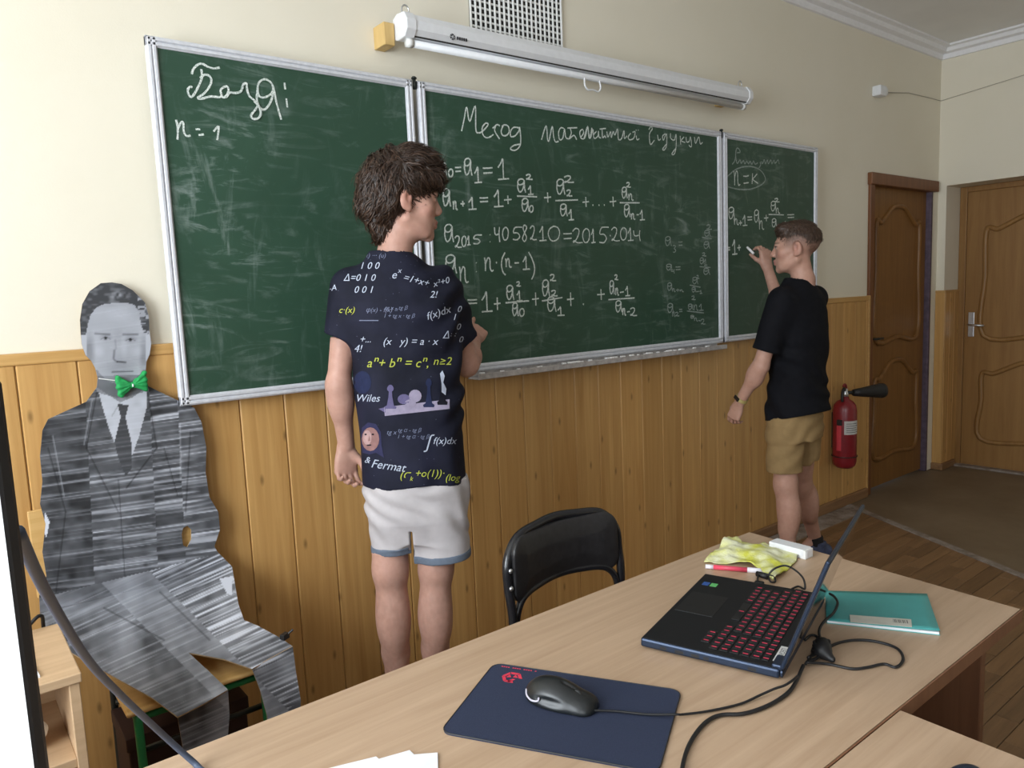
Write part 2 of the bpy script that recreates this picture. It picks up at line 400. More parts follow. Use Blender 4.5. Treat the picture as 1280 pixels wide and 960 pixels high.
# ------------------------------------------------------------------ implicit-surface modelling (smooth unions -> one continuous mesh)
_NR = np.random.RandomState(5).rand(32, 32, 32).astype(np.float32)
def vnoise(P):
    """3-D value noise in [-1,1]"""
    q = np.floor(P).astype(np.int32); u = (P - q).astype(np.float32); u = u * u * (3 - 2 * u); r = 0
    for i in (0, 1):
        for j in (0, 1):
            for k in (0, 1):
                w_ = (u[:, 0] if i else 1 - u[:, 0]) * (u[:, 1] if j else 1 - u[:, 1]) * (u[:, 2] if k else 1 - u[:, 2])
                r = r + w_ * _NR[(q[:, 0] + i) & 31, (q[:, 1] + j) & 31, (q[:, 2] + k) & 31]
    return r * 2 - 1
class SDF:
    def __init__(s): s.p = []; s.post = None
    def _add(s, fn, lo, hi, op, k): s.p.append((fn, np.array(lo, float), np.array(hi, float), op, k)); return s
    def cone(s, a, b, ra, rb, k=.01, op='u'):
        a = np.array(a, float); b = np.array(b, float); r = max(ra, rb)
        def fn(P):
            ab = b - a; L = ab @ ab + 1e-12; t = np.clip((P - a) @ ab / L, 0, 1)
            return np.linalg.norm(P - a - t[:, None] * ab, axis=1) - (ra + (rb - ra) * t)
        return s._add(fn, np.minimum(a, b) - r, np.maximum(a, b) + r, op, k)
    def chain(s, pts, rs, k=.01, op='u'):
        for i in range(len(pts) - 1): s.cone(pts[i], pts[i + 1], rs[i], rs[i + 1], k, op)
        return s
    def ell(s, c, r, R=None, k=.01, op='u'):
        c = np.array(c, float); r = np.array(r, float); m = max(r)
        def fn(P):
            q = P - c
            if R is not None: q = q @ R            # columns of R = local axes
            k0 = np.linalg.norm(q / r, axis=1); k1 = np.linalg.norm(q / (r * r), axis=1)
            return np.where(k1 > 1e-9, k0 * (k0 - 1) / np.maximum(k1, 1e-9), -m)
        return s._add(fn, c - m, c + m, op, k)
    def loft(s, secs, yaw=0.0, k=.02, op='u', power=2.4, cap=True, center=(0, 0)):
        """stack of super-elliptic sections (z, cx, cy, rx, ry) turned by yaw about `center`"""
        S = np.array(sorted(secs), float); z0, z1 = S[0, 0], S[-1, 0]; ca, sa = math.cos(yaw), math.sin(yaw)
        ext = np.max(np.abs(S[:, 1:3])) + np.max(S[:, 3:5])
        def fn(P):
            x = P[:, 0] - center[0]; y = P[:, 1] - center[1]; X = x * ca + y * sa; Y = -x * sa + y * ca; z = np.clip(P[:, 2], z0, z1)
            cx, cy, rx, ry = (np.interp(z, S[:, 0], S[:, i]) for i in (1, 2, 3, 4))
            u = np.abs((X - cx) / rx); v = np.abs((Y - cy) / ry); rho = (u ** power + v ** power) ** (1 / power)
            d = (rho - 1) * np.minimum(rx, ry)
            if cap: d = np.maximum(d, np.maximum(z0 - P[:, 2], P[:, 2] - z1))
            return d
        c = np.array([center[0], center[1], 0])
        return s._add(fn, c + np.array([-ext, -ext, z0]), c + np.array([ext, ext, z1]), op, k)
    def custom(s, fn, lo, hi, k=.02, op='u'): return s._add(fn, lo, hi, op, k)
    def cutcone(s, a, b, ra, rb, q, n, k=.02):
        """tapered sleeve cut off square by the plane (q, n)"""
        a = np.array(a, float); b = np.array(b, float); q = np.array(q, float); n = np.array(n, float) / np.linalg.norm(n); r = max(ra, rb)
        def fn(P):
            ab = b - a; t = np.clip((P - a) @ ab / (ab @ ab), 0, 1)
            return np.maximum(np.linalg.norm(P - a - t[:, None] * ab, axis=1) - (ra + (rb - ra) * t), (P - q) @ n)
        return s._add(fn, np.minimum(a, b) - r, np.maximum(a, b) + r, 'u', k)
    def plane(s, q, n, k=.004):
        """keep the side of the plane that lies against the normal"""
        q = np.array(q, float); n = np.array(n, float); n /= np.linalg.norm(n)
        s.p.append((lambda P: (P - q) @ n, None, None, 'i', k)); return s
    def __call__(s, P):
        d = np.full(len(P), 1.0)
        for fn, lo, hi, op, k in s.p:
            if lo is None: idx = slice(None); Q = P
            else:
                mg = .09 + k
                idx = np.nonzero(np.all((P > lo - mg) & (P < hi + mg), axis=1))[0]
                if not len(idx): continue
                Q = P[idx]
            e = fn(Q); o = d[idx]
            if op == 'u':
                h = np.clip(.5 + .5 * (o - e) / k, 0, 1); d[idx] = o + (e - o) * h - k * h * (1 - h)
            elif op == 's':
                e = -e; h = np.clip(.5 - .5 * (o - e) / k, 0, 1); d[idx] = o + (e - o) * h + k * h * (1 - h)
            elif op == 'i':
                h = np.clip(.5 - .5 * (o - e) / k, 0, 1); d[idx] = o + (e - o) * h + k * h * (1 - h)
        if s.post is not None: d = s.post(P, d)
        return d
    def bounds(s):
        B = [(lo, hi) for f, lo, hi, op, k in s.p if op == 'u' and lo is not None]
        return np.min([b[0] for b in B], 0) - .03, np.max([b[1] for b in B], 0) + .03
    def mesh(s, h):
        lo, hi = s.bounds(); C4 = 4
        n = (np.ceil((hi - lo) / (h * C4)).astype(int) + 1) * C4 + 1
        cn = (n - 1) // C4 + 1
        g = [np.arange(cn[i]) * h * C4 + lo[i] for i in range(3)]
        cp = np.stack(np.meshgrid(*g, indexing='ij'), -1).reshape(-1, 3)
        cd = s(cp).reshape(cn).astype(np.float32)
        up = [np.minimum((np.arange(n[i]) + C4 // 2) // C4, cn[i] - 1) for i in range(3)]
        D = cd[np.ix_(*up)].copy()
        idx = np.argwhere(np.abs(D) < h * C4 * 1.9)
        D[idx[:, 0], idx[:, 1], idx[:, 2]] = s(idx * h + lo)
        return surface_nets(D, lo, h)
def surface_nets(D, lo, h):
    n = np.array(D.shape); S = D < 0
    cn = n - 1
    cnt = np.zeros(cn, np.int8)
    for i in (0, 1):
        for j in (0, 1):
            for k in (0, 1): cnt += S[i:n[0] - 1 + i, j:n[1] - 1 + j, k:n[2] - 1 + k]
    cells = np.argwhere((cnt > 0) & (cnt < 8)); m = len(cells)
    ids = np.full(cn, -1, np.int32); ids[cells[:, 0], cells[:, 1], cells[:, 2]] = np.arange(m)
    acc = np.zeros((m, 3)); num = np.zeros(m)
    corners = [(i, j, k) for i in (0, 1) for j in (0, 1) for k in (0, 1)]
    val = {c: D[cells[:, 0] + c[0], cells[:, 1] + c[1], cells[:, 2] + c[2]] for c in corners}
    for a in corners:
        for ax in range(3):
            if a[ax]: continue
            b = list(a); b[ax] = 1; b = tuple(b); va, vb = val[a], val[b]; cr = (va < 0) != (vb < 0)
            t = np.where(cr, va / np.where(va == vb, 1, va - vb), 0)
            p = np.tile(np.array(a, float), (m, 1)); p[:, ax] = t
            acc += p * cr[:, None]; num += cr
    V = (cells + acc / num[:, None]) * h + lo
    F = []
    for ax in range(3):
        u, w_ = [(1, 2), (2, 0), (0, 1)][ax]
        sl0 = [slice(None)] * 3; sl1 = [slice(None)] * 3; sl0[ax] = slice(0, -1); sl1[ax] = slice(1, None)
        A, B_ = S[tuple(sl0)], S[tuple(sl1)]
        e = np.argwhere(A != B_); ok = (e[:, u] > 0) & (e[:, w_] > 0) & (e[:, u] < n[u] - 1) & (e[:, w_] < n[w_] - 1); e = e[ok]
        q = []
        for du, dw in ((-1, -1), (0, -1), (0, 0), (-1, 0)):
            c = e.copy(); c[:, u] += du; c[:, w_] += dw; q.append(ids[c[:, 0], c[:, 1], c[:, 2]])
        q = np.stack(q, 1); fl = B_[e[:, 0], e[:, 1], e[:, 2]]
        q[fl] = q[fl][:, ::-1]; F.append(q)
    return V, np.concatenate(F)
def np_mesh(name, V, F, smooth=True):
    me = bpy.data.meshes.new(name)
    me.vertices.add(len(V)); me.vertices.foreach_set('co', np.asarray(V, np.float32).ravel())
    k = F.shape[1]
    me.loops.add(len(F) * k); me.loops.foreach_set('vertex_index', F.astype(np.int32).ravel())
    me.polygons.add(len(F)); me.polygons.foreach_set('loop_start', np.arange(len(F), dtype=np.int32) * k)
    me.polygons.foreach_set('use_smooth', np.full(len(F), smooth, dtype=bool))
    me.update(); me.validate(); return me
def frame(fwd, up=(0, 0, 1)):
    """columns: right, forward, up"""
    f = np.array(fwd, float); f /= np.linalg.norm(f); r = np.cross(f, np.array(up, float)); r /= np.linalg.norm(r)
    return np.stack([r, f, np.cross(r, f)], 1)

# ================================================================== THE ROOM
YW, YP, YB = 2.35, 2.334, 2.290          # wall face, panelling face, chalkboard face
XR, ZC = 5.80, 3.00                      # far wall, ceiling
XL, YBACK = -1.55, -6.0
WZ = 1.315                               # top of panelling
DX0, DX1, DZ = 4.785, 5.71, 2.075        # doorway in the board wall
# board wall with doorway
w = MB(); w.box((XL - .2, YW, 0), (DX0, YW + .2, ZC)); w.box((DX0, YW, DZ), (DX1, YW + .2, ZC)); w.box((DX1, YW, 0), (XR + .5, YW + .2, ZC))
wall_back = struct(w.build('wall_back', 'wall'))
# panelling: one plank per object, sharing a mesh
PW = .1425
pl = MB().box((0, 0, 0), (PW - .0016, YW - YP, WZ - .03), None, .0034, 1).mesh('plank')
pl.materials.append(MATS['panel'])
x = 0.041 - PW * 12
k = 0
while x < DX0 - .02:
    if x + PW > DX0 - .005:
        bx('plank', 'panel', (x, YP, 0), (DX0 - .012, YW, WZ - .03), wall_back, .0028)
    else: piece('plank', pl, wall_back, (x, YP, 0))
    x += PW
bx('panel_cap', 'panel_cap', (XL, YP - .004, WZ - .032), (DX0 - .005, YW, WZ), wall_back, .004)
bx('corner_bead', 'panel_cap', (DX0 - .022, YP - .006, 0), (DX0, YW, WZ + .002), wall_back, .003)
struct(bx('baseboard_back', 'baseboard', (XL, YP - .022, 0), (DX0 - .03, YP - .0005, .062), None, .005))
# far wall with door recess
RY0, RY1, RZ, RD = 1.25, 2.295, 2.055, .24
w = MB(); w.box((XR, RY1, 0), (XR + .5, YW, ZC)); w.box((XR, RY0, RZ), (XR + .5, RY1, ZC)); w.box((XR, YBACK, 0), (XR + .5, RY0, ZC)); w.box((XR + RD + .06, RY0, 0), (XR + .5, RY1, RZ))
wall_right = struct(w.build('wall_right', 'wall'))
bx('plank', 'panel', (XR - .014, RY1 - .012, 0), (XR, YW - .002, WZ - .01), wall_right, .003)
for q in range(3):
    bx('plank', 'panel', (XR - .002 + q * .08, RY1 - .014, 0), (XR + .076 + q * .08, RY1, WZ - .01), wall_right, .003)
bx('panel_cap', 'panel_cap', (XR - .016, RY1 - .016, WZ - .012), (XR + RD - .01, YW - .002, WZ + .004), wall_right, .003)
struct(bx('baseboard_right', 'baseboard', (XR - .03, RY1 - .03, 0), (XR + .2, YW - .003, .05), None, .006))
# left wall with the daylight windows, wall behind the camera
w = MB(); ys = [YBACK] + [c for a, b in sorted(WINDOWS) for c in (a, b)] + [YW]
for i in range(0, len(ys), 2): w.box((XL - .3, ys[i], 0), (XL, ys[i + 1], ZC))
for a, b in WINDOWS: w.box((XL - .3, a, 0), (XL, b, WIN_Z[0])); w.box((XL - .3, a, WIN_Z[1]), (XL, b, ZC))
struct(w.build('wall_left', 'wall'))
struct(bx('wall_behind', 'wall', (XL - .3, YBACK - .2, 0), (XR + .5, YBACK, ZC)))
for n_, (a, b) in enumerate(WINDOWS):
    m = MB(); x0 = XL - .10; x1 = XL - .05
    for lo, hi in (((a, WIN_Z[0]), (a + .06, WIN_Z[1])), ((b - .06, WIN_Z[0]), (b, WIN_Z[1])), ((a, WIN_Z[0]), (b, WIN_Z[0] + .06)), ((a, WIN_Z[1] - .06), (b, WIN_Z[1])), (((a + b) / 2 - .03, WIN_Z[0]), ((a + b) / 2 + .03, WIN_Z[1]))):
        m.box((x0, lo[0], lo[1]), (x1, hi[0], hi[1]))
    wo = struct(m.build('window_%d' % (n_ + 1), 'white_plastic'))
    bx('window_sill', 'white_plastic', (XL - .12, a - .05, WIN_Z[0] - .03), (XL + .15, b + .05, WIN_Z[0]), wo, .006)
# ceiling and cornices
struct(bx('ceiling', 'ceiling', (XL - .3, YBACK - .2, ZC), (XR + .5, YW + .2, ZC + .1)))
def cornice(name, a, b, inward):
    a = Vector(a); b = Vector(b); u = Vector(inward); Z = Vector((0, 0, 1))
    prof = [(0, 0), (.085, 0), (.085, -.012), (.06, -.018), (.05, -.04), (.02, -.048), (.014, -.078), (0, -.08)]
    m = MB(); v = [p + u * q + Z * r for p in (a, b) for q, r in prof]; n = len(prof)
    m.raw(v, [tuple(range(n)), tuple(range(n, 2 * n))[::-1]] + [(i, n + i, n + (i + 1) % n, (i + 1) % n) for i in range(n)])
    return struct(m.build(name, 'cornice'))
cornice('trim_1', (XL, YW, ZC), (XR, YW, ZC), (0, -1, 0))
cornice('trim_2', (XR, YW, ZC), (XR, YBACK, ZC), (-1, 0, 0))
# floor: base slab, single parquet boards where they can be told apart, linoleum past the strip
floor = struct(bx('floor', 'floor_base', (XL - .3, YBACK - .2, -.1), (XR + .6, YW + .2, -.006)))
S0, S1 = np.array([4.50, 2.33]), np.array([3.00, -.70])            # line of the metal floor strip
def strip_x(y): return S0[0] + (S1[0] - S0[0]) * (S0[1] - y) / (S0[1] - S1[1])
BLN, BWD = .42, .07
pb = MB().box((0, 0, -.006), (BLN - .0025, BWD - .0025, 0), None, .0012, 1).mesh('floor_board'); pb.materials.append(MATS['parquet'])
row = 0; y = 2.31 - BWD
bulk = MB(); count = 0
while y > -.9:
    x = 1.75 - (row % 3) * BLN / 3
    while x < strip_x(y) - .01:
        x2 = min(x + BLN, strip_x(y + BWD / 2) - .004)
        if x2 - x > .03:
            vis = x > 1.6 and y > .25 and (x > 2.2 or y < 1.3)
            if x2 - x > BLN - .001 and vis and count < 290: piece('floor_board', pb, floor, (x, y, 0)); count += 1
            elif vis and count < 298: bx('floor_board', 'parquet', (x, y, -.006), (x2 - .0025, y + BWD - .0025, 0), floor, .0012); count += 1
            else: bulk.box((x, y, -.006), (x2 - .0025, y + BWD - .0025, 0))
        x += BLN
    y -= BWD; row += 1
tag(bulk.build('floor_boards_beyond', 'parquet', floor), kind='stuff')
lin = MB().prism([(S0[0], S0[1], -.006), (XR + .3, S0[1], -.006), (XR + .3, -.9, -.006), (strip_x(-.9), -.9, -.006)], (0, 0, .0055))
lin.box((DX0, S0[1], -.006), (DX1, YW + .12, -.0005))
lin.build('linoleum_sheet', 'linoleum', floor)
dn = (S1 - S0) / np.linalg.norm(S1 - S0); pn = np.array([-dn[1], dn[0]])
st = MB(); A = S0; Bp = S0 + dn * 3.4
st.prism([(*(A - pn * .022), -.001), (*(A + pn * .022), -.001), (*(Bp + pn * .022), -.001), (*(Bp - pn * .022), -.001)], (0, 0, .006))
struct(st.build('trim_3', 'dusty_strip'))
st = MB(); st.prism([(2.6, 2.175, -.001), (4.40, 2.175, -.001), (4.48, 2.31, -.001), (2.6, 2.31, -.001)], (0, 0, .004))
struct(st.build('trim_4', 'dusty_strip'))
# ---- doors
def moulding(door, mat, mapf, pts, r=.011):
    P = spline(pts, 5, closed=True)
    m = MB(); m.tube([mapf(*p) for p in P], r, 8, closed=True)
    return m.build('panel_moulding', mat, door, smooth=True)
def arch(u0, u1, v0, v1, top=True, h=.09):
    uc = (u0 + u1) / 2; w_ = u1 - u0; s = 1 if top else -1
    a, b = (v1, v0) if top else (v0, v1)
    return [(u0, b), (u0, (a + b) / 2), (u0, a - s * h), (u0 + w_ * .10, a - s * h * .95), (u0 + w_ * .22, a - s * h * .55), (uc - w_ * .14, a - s * .01), (uc, a), (uc + w_ * .14, a - s * .01), (u1 - w_ * .22, a - s * h * .55), (u1 - w_ * .10, a - s * h * .95), (u1, a - s * h), (u1, (a + b) / 2), (u1, b), (uc, b)]
# dark door in the board wall
dA = struct(bx('door_1', 'door_dark', (DX0 + .045, YW + .03, .012), (DX1 - .03, YW + .07, DZ - .06), None, .003))
for nm, lo, hi in (('frame_post', (DX0 - .01, YW - .018, 0), (DX0 + .045, YW + .1, DZ)), ('frame_post', (DX1 - .03, YW - .004, 0), (DX1, YW + .1, DZ)),):
    bx(nm, 'door_frame' if lo[0] < DX1 - .1 else 'door_edge', lo, hi, dA, .004)
bx('frame_head', 'door_frame', (DX0 - .02, YW - .03, DZ - .062), (DX1 + .03, YW + .1, DZ + .012), dA, .004)
mapA = lambda u, v: (u, YW + .028, v)
moulding(dA, 'door_dark', mapA, arch(DX0 + .16, DX1 - .14, 1.02, 1.90, True, .12), .017)
moulding(dA, 'door_dark', mapA, arch(DX0 + .16, DX1 - .14, .22, .86, True, .12), .017)
h = MB(); h.tube([(DX0 + .09, YW + .03, 1.03), (DX0 + .09, YW - .02, 1.03), (DX0 + .17, YW - .022, 1.03)], .008); h.build('door_handle', 'dark_metal', dA, True)
# lighter door inside the recess of the far wall
XD = XR + RD
dB = struct(bx('door_2', 'door_light', (XD, RY0 + .03, .012), (XD + .04, RY1 - .05, RZ - .04), None, .003))
bx('frame_post', 'door_light', (XD - .01, RY1 - .05, 0), (XD + .058, RY1 - .002, RZ - .001), dB, .003)
bx('frame_post', 'door_light', (XD - .01, RY0 + .002, 0), (XD + .058, RY0 + .03, RZ - .001), dB, .003)
bx('frame_head', 'door_light', (XD - .01, RY0 + .03, RZ - .04), (XD + .058, RY1 - .05, RZ - .001), dB, .003)
bx('threshold', 'dusty_strip', (XD - .06, RY0 + .01, -.004), (XD + .0, RY1 - .02, .014), dB, .003)
mapB = lambda u, v: (XD - .001, u, v)
moulding(dB, 'door_light', mapB, arch(RY0 + .16, RY1 - .18, .98, 1.83, True, .10), .018)
moulding(dB, 'door_light', mapB, arch(RY0 + .16, RY1 - .18, .22, .80, True, .10), .018)
pt = bx('handle_plate', 'steel', (XD - .008, RY1 - .118, .97), (XD, RY1 - .078, 1.15), dB, .003)
h = MB(); h.tube([(XD - .006, RY1 - .098, 1.06), (XD - .055, RY1 - .098, 1.06), (XD - .058, RY1 - .20, 1.055)], .008); h.build('door_handle', 'steel', dB, True)

# ================================================================== CHALKBOARDS
BZ0, BZ1 = 1.131, 2.166
def board(name, label, x0, x1, surf):
    t = thing(name, label, 'chalkboard', ((x0 + x1) / 2, YB + .012, BZ0))
    s_ = bx('writing_surface', surf, (x0 + .012, YB, BZ0 + .012), (x1 - .012, YB + .010, BZ1 - .012), t)
    fw = .030
    for lo, hi, ax in (((x0, BZ0), (x0 + fw, BZ1), 0), ((x1 - fw, BZ0), (x1, BZ1), 0), ((x0, BZ0), (x1, BZ0 + fw), 1), ((x0, BZ1 - fw), (x1, BZ1), 1)):
        m = MB(); m.box((lo[0], YB - .004, lo[1]), (hi[0], YB + .013, hi[1]), None, .003)
        if ax == 0:
            for q in (.28, .72): xx = lo[0] + fw * q; m.box((xx - .005, YB - .009, lo[1] + .004), (xx + .005, YB - .002, hi[1] - .004), None, .002, 1)
        else:
            for q in (.28, .72): zz = lo[1] + fw * q; m.box((lo[0] + .004, YB - .009, zz - .005), (hi[0] - .004, YB - .002, zz + .005), None, .002, 1)
        m.build('frame_rail', 'board_frame', t)
    for xx in (x0 + .2, x1 - .2): bx('wall_bracket', 'dark_metal', (xx - .03, YB + .010, BZ1 - .12), (xx + .03, YW, BZ1 - .06), t)
    return t, s_
bL, sL = board('chalkboard', 'green chalkboard wing at the left with only a heading and n=1', .567, 1.418, 'board')
bC, sC = board('chalkboard', 'wide middle chalkboard filled with white chalk formulas', 1.438, 3.166, 'board_soft')
bR, sR = board('chalkboard', 'narrow right chalkboard wing where the boy is writing', 3.182, 4.055, 'board_soft')
for xx in (1.428, 3.174):
    m = MB(); m.lathe([(.006, 0), (.006, .034)], 10, Matrix.Translation((xx, YB + .002, BZ1 - .03))); m.lathe([(.009, .034), (.010, .038), (.006, .042)], 10, Matrix.Translation((xx, YB + .002, BZ1 - .03)))
    m.build('hinge_pin', 'dark_metal', bC, True)
# ledge with chalk crumbs below the middle board
lx0, lx1 = 1.60, 3.125
m = MB(); m.box((lx0, YB - .055, BZ0 - .026), (lx1, YB + .01, BZ0 - .018), None, .002, 1); m.box((lx0, YB - .058, BZ0 - .026), (lx1, YB - .052, BZ0 - .004), None, .002, 1); m.box((lx0, YB + .002, BZ0 - .026), (lx1, YB + .010, BZ0 + .004))
led = m.build('chalk_ledge', 'ledge', bC)
rng = random.Random(3)
m = MB()
for i in range(90):
    xx = rng.uniform(lx0 + .01, lx1 - .01) if i % 3 else rng.gauss(2.45, .18); xx = min(max(xx, lx0 + .01), lx1 - .01)
    zz = BZ0 - .004 if i % 2 else BZ0 - .0185; yy = YB - .056 if i % 2 else YB - rng.uniform(.01, .045)
    q = rng.uniform(.002, .007); m.box((xx - q * 1.6, yy - q, zz - q * .2), (xx + q * 1.6, yy + q, zz + q * .9), None, q * .3, 1)
tag(m.build('chalk_crumbs', 'chalk_stick', led), kind='stuff')

# ---- chalk writing
GLY = {
 'a': [[(.85, .12), (.6, 0), (.25, .04), (.08, .22), (.25, .42), (.62, .38), (.85, .14)], [(.10, .28), (.08, .62), (.28, .95), (.58, .86), (.78, .5), (.84, .12), (.86, .6), (1, 1)]],
 'n': [[(0, 0), (.1, .5), (.1, 1)], [(.1, .5), (.35, .05), (.58, .15), (.62, .75), (.78, 1), (1, .93)]],
 '1': [[(0, .42), (.25, .2), (.42, 0), (.46, .5), (.5, .97)], [(0, 1), (.5, .98), (1, .96)]],
 '0': [[(.5, 0), (.12, .2), (0, .55), (.2, .92), (.5, 1), (.85, .85), (1, .45), (.85, .12), (.5, 0)]],
 '2': [[(0, .2), (.3, 0), (.62, .08), (.6, .42), (.3, .82), (.06, .95), (.15, .84), (.5, .98), (1, .96)]],
 '3': [[(0, .1), (.5, 0), (.8, .2), (.4, .45), (.9, .7), (.5, 1), (0, .95)]],
 '4': [[(0, .02), (.08, .42), (.35, .52), (.72, .45)], [(.9, 0), (.82, .45), (.95, 1)]],
 '5': [[(1, 0), (.35, .03), (.18, .42), (.55, .45), (.78, .7), (.55, .97), (.12, .95)]],
 '8': [[(.85, .12), (.5, 0), (.2, .18), (.45, .45), (.85, .75), (.5, 1), (.08, .82), (.45, .48), (.85, .2), (.8, .05)]],
 '=': [[(0, .1), (.5, .12), (1, .04)], [(.05, 1), (.5, .96), (1, .9)]],
 '+': [[(0, .52), (.5, .5), (1, .45)], [(.5, 0), (.52, .5), (.55, 1)]],
 '-': [[(0, 0), (.5, .5), (1, 1)]],
 '.': [[(.3, .3), (.7, .5), (.4, .8)]],
 ':': [[(.4, 0), (.6, .06)], [(.4, .94), (.6, 1)]],
 '(': [[(.9, 0), (.3, .25), (.1, .55), (.4, .85), (1, 1)]],
 ')': [[(0, 0), (.6, .25), (1, .55), (.9, .8), (.5, 1)]],
 'k': [[(.1, 0), (.05, .5), (.0, 1)], [(.85, .05), (.4, .35), (.12, .55), (.5, .75), (1, .95)]],
}
def strokes(off, s, glyphs=(), lines=()):
    """a list of written characters, each a list of pen strokes in photo pixels"""
    out = []
    for c, x0, y0, x1, y1 in glyphs:
        out.append([[(off[0] + s * (x0 + (x1 - x0) * u), off[1] + s * (y0 + (y1 - y0) * v)) for u, v in st_] for st_ in GLY[c]])
    for L in lines: out.append([[(off[0] + s * u, off[1] + s * v) for u, v in L]])
    return out
wr = random.Random(11)
def chalk(surface, chars, mat='chalk', width=.0058):
    for ch in chars:
        m = MB()
        for si, st_ in enumerate(ch):
            P = [np.array(p) for p in spline([at_y(p, YB - .0012) for p in st_], 5)]
            v = []
            for i, p in enumerate(P):
                t = P[min(i + 1, len(P) - 1)] - P[max(i - 1, 0)]; L = np.hypot(t[0], t[2]) or 1
                wd = width * (.42 + .16 * wr.random()); nx, nz = -t[2] / L * wd, t[0] / L * wd
                yy = p[1] - 2.5e-5 * i - si * 2e-4; v += [(p[0] + nx, yy, p[2] + nz), (p[0] - nx, yy, p[2] - nz)]
            m.raw(v, [(2 * i, 2 * i + 1, 2 * i + 3, 2 * i + 2) for i in range(len(P) - 1)])
        me = mesh_data('chalk_mark', m.v, m.f); link('chalk_mark', me, mat, surface)
R1 = ((540, 190), .125); R4 = ((680, 210), .1172); R5 = ((545, 270), .125); R6 = ((575, 330), .125); RB = ((700, 330), .09375); R7 = ((820, 270), .15625); R8 = ((900, 170), .16667)
chalk(sL, strokes((170, 40), .28125, (), [
 [(248, 188), (255, 165), (275, 145), (295, 142), (320, 155), (345, 162), (372, 158)], [(290, 165), (293, 195), (285, 225), (265, 265), (248, 288), (235, 280), (230, 258), (240, 243), (250, 247)],
 [(285, 205), (305, 190), (325, 195), (335, 215), (325, 245), (300, 275), (275, 292), (290, 297), (330, 287), (365, 290), (380, 284), (375, 262), (385, 248), (405, 243), (410, 262), (400, 285), (385, 292), (402, 288), (415, 270), (440, 272), (465, 264), (475, 235), (490, 230), (492, 255), (502, 285), (525, 305), (540, 322), (528, 347), (510, 370), (517, 386), (540, 385), (552, 365), (545, 335), (522, 308)],
 [(612, 252), (600, 225), (575, 210), (550, 220), (540, 250), (547, 284), (570, 291), (600, 275), (612, 250)], [(540, 258), (537, 300), (550, 335), (570, 345), (590, 325), (605, 290), (611, 250), (624, 315), (645, 390)],
 [(660, 225), (663, 255)], [(668, 295), (673, 335)]]), width=.0062)
chalk(sL, strokes((170, 40), .28125, (), [[(178, 390), (186, 430), (184, 478)], [(184, 435), (200, 402), (210, 405), (212, 440), (224, 462), (242, 460)], [(265, 432), (285, 432)], [(278, 458), (302, 455)], [(345, 442), (367, 420), (361, 480)]]), width=.0056)
T1 = ((570, 120), .1328); T2 = ((730, 130), .1328)
chalk(sC, strokes(*T1, (), [
 [(52, 330), (78, 210), (100, 105), (128, 240), (180, 92), (186, 315), (215, 347), (250, 330), (290, 288), (300, 262), (275, 258), (245, 300), (250, 360), (275, 390), (310, 390), (350, 362)],
 [(345, 305), (385, 270), (412, 282)], [(372, 285), (365, 330), (410, 405)], [(445, 278), (425, 330), (440, 370), (475, 370), (500, 335), (490, 285), (455, 272), (430, 288)],
 [(592, 300), (545, 295), (515, 330), (515, 380), (555, 375), (590, 330), (598, 295), (608, 400), (600, 470), (560, 510), (520, 507), (513, 490), (545, 465), (602, 455)],
 [(805, 412), (848, 280), (862, 410), (877, 412), (905, 285), (918, 380), (935, 432), (965, 425)], [(1015, 305), (985, 300), (965, 345), (975, 410), (1005, 395), (1020, 310), (1030, 382), (1050, 402), (1075, 400)],
 [(1050, 302), (1140, 298)], [(1075, 305), (1085, 350), (1068, 400), (1110, 370), (1135, 412)], [(1172, 390), (1200, 350), (1190, 315), (1165, 340), (1175, 395), (1210, 395), (1240, 300), (1255, 390), (1278, 300)]]) +
 strokes(*T2, (), [
 [(0, 320), (35, 210), (45, 310), (62, 315), (82, 240), (88, 300)], [(118, 258), (90, 290), (100, 325), (130, 300), (136, 255), (140, 310), (160, 320)], [(148, 236), (206, 230)], [(170, 238), (175, 315), (196, 300), (205, 322)],
 [(215, 260), (225, 312), (250, 262), (256, 315), (275, 260), (290, 292), (315, 235), (322, 330), (352, 325), (375, 250), (378, 325), (402, 300)], [(440, 275), (415, 310), (430, 337), (468, 320), (480, 262), (455, 268)], [(490, 298), (500, 337), (520, 325)], [(488, 245), (494, 250)], [(508, 243), (514, 248)],
 [(610, 240), (630, 213), (642, 235), (615, 285), (625, 380), (662, 340)], [(692, 290), (702, 340), (722, 328)], [(765, 280), (740, 302), (747, 340), (776, 282), (776, 390), (755, 432), (740, 424), (772, 380)], [(815, 275), (816, 322), (850, 340), (866, 285), (866, 400), (850, 470), (825, 470), (862, 418)],
 [(905, 300), (910, 382)], [(942, 310), (915, 345), (952, 362)], [(960, 310), (966, 356), (990, 350), (1002, 310), (1012, 392), (1000, 402), (985, 385)], [(1040, 310), (1050, 370), (1080, 310), (1094, 375), (1116, 360)], [(1075, 280), (1090, 268), (1102, 275)], [(1118, 275), (1132, 272)]]), width=.0052)
chalk(sC, strokes(*R1, [('a', 75, 105, 145, 235), ('0', 165, 170, 208, 248), ('=', 230, 150, 290, 195), ('a', 318, 65, 398, 235), ('1', 425, 150, 500, 308), ('=', 508, 155, 605, 212), ('1', 660, 70, 770, 275)]))
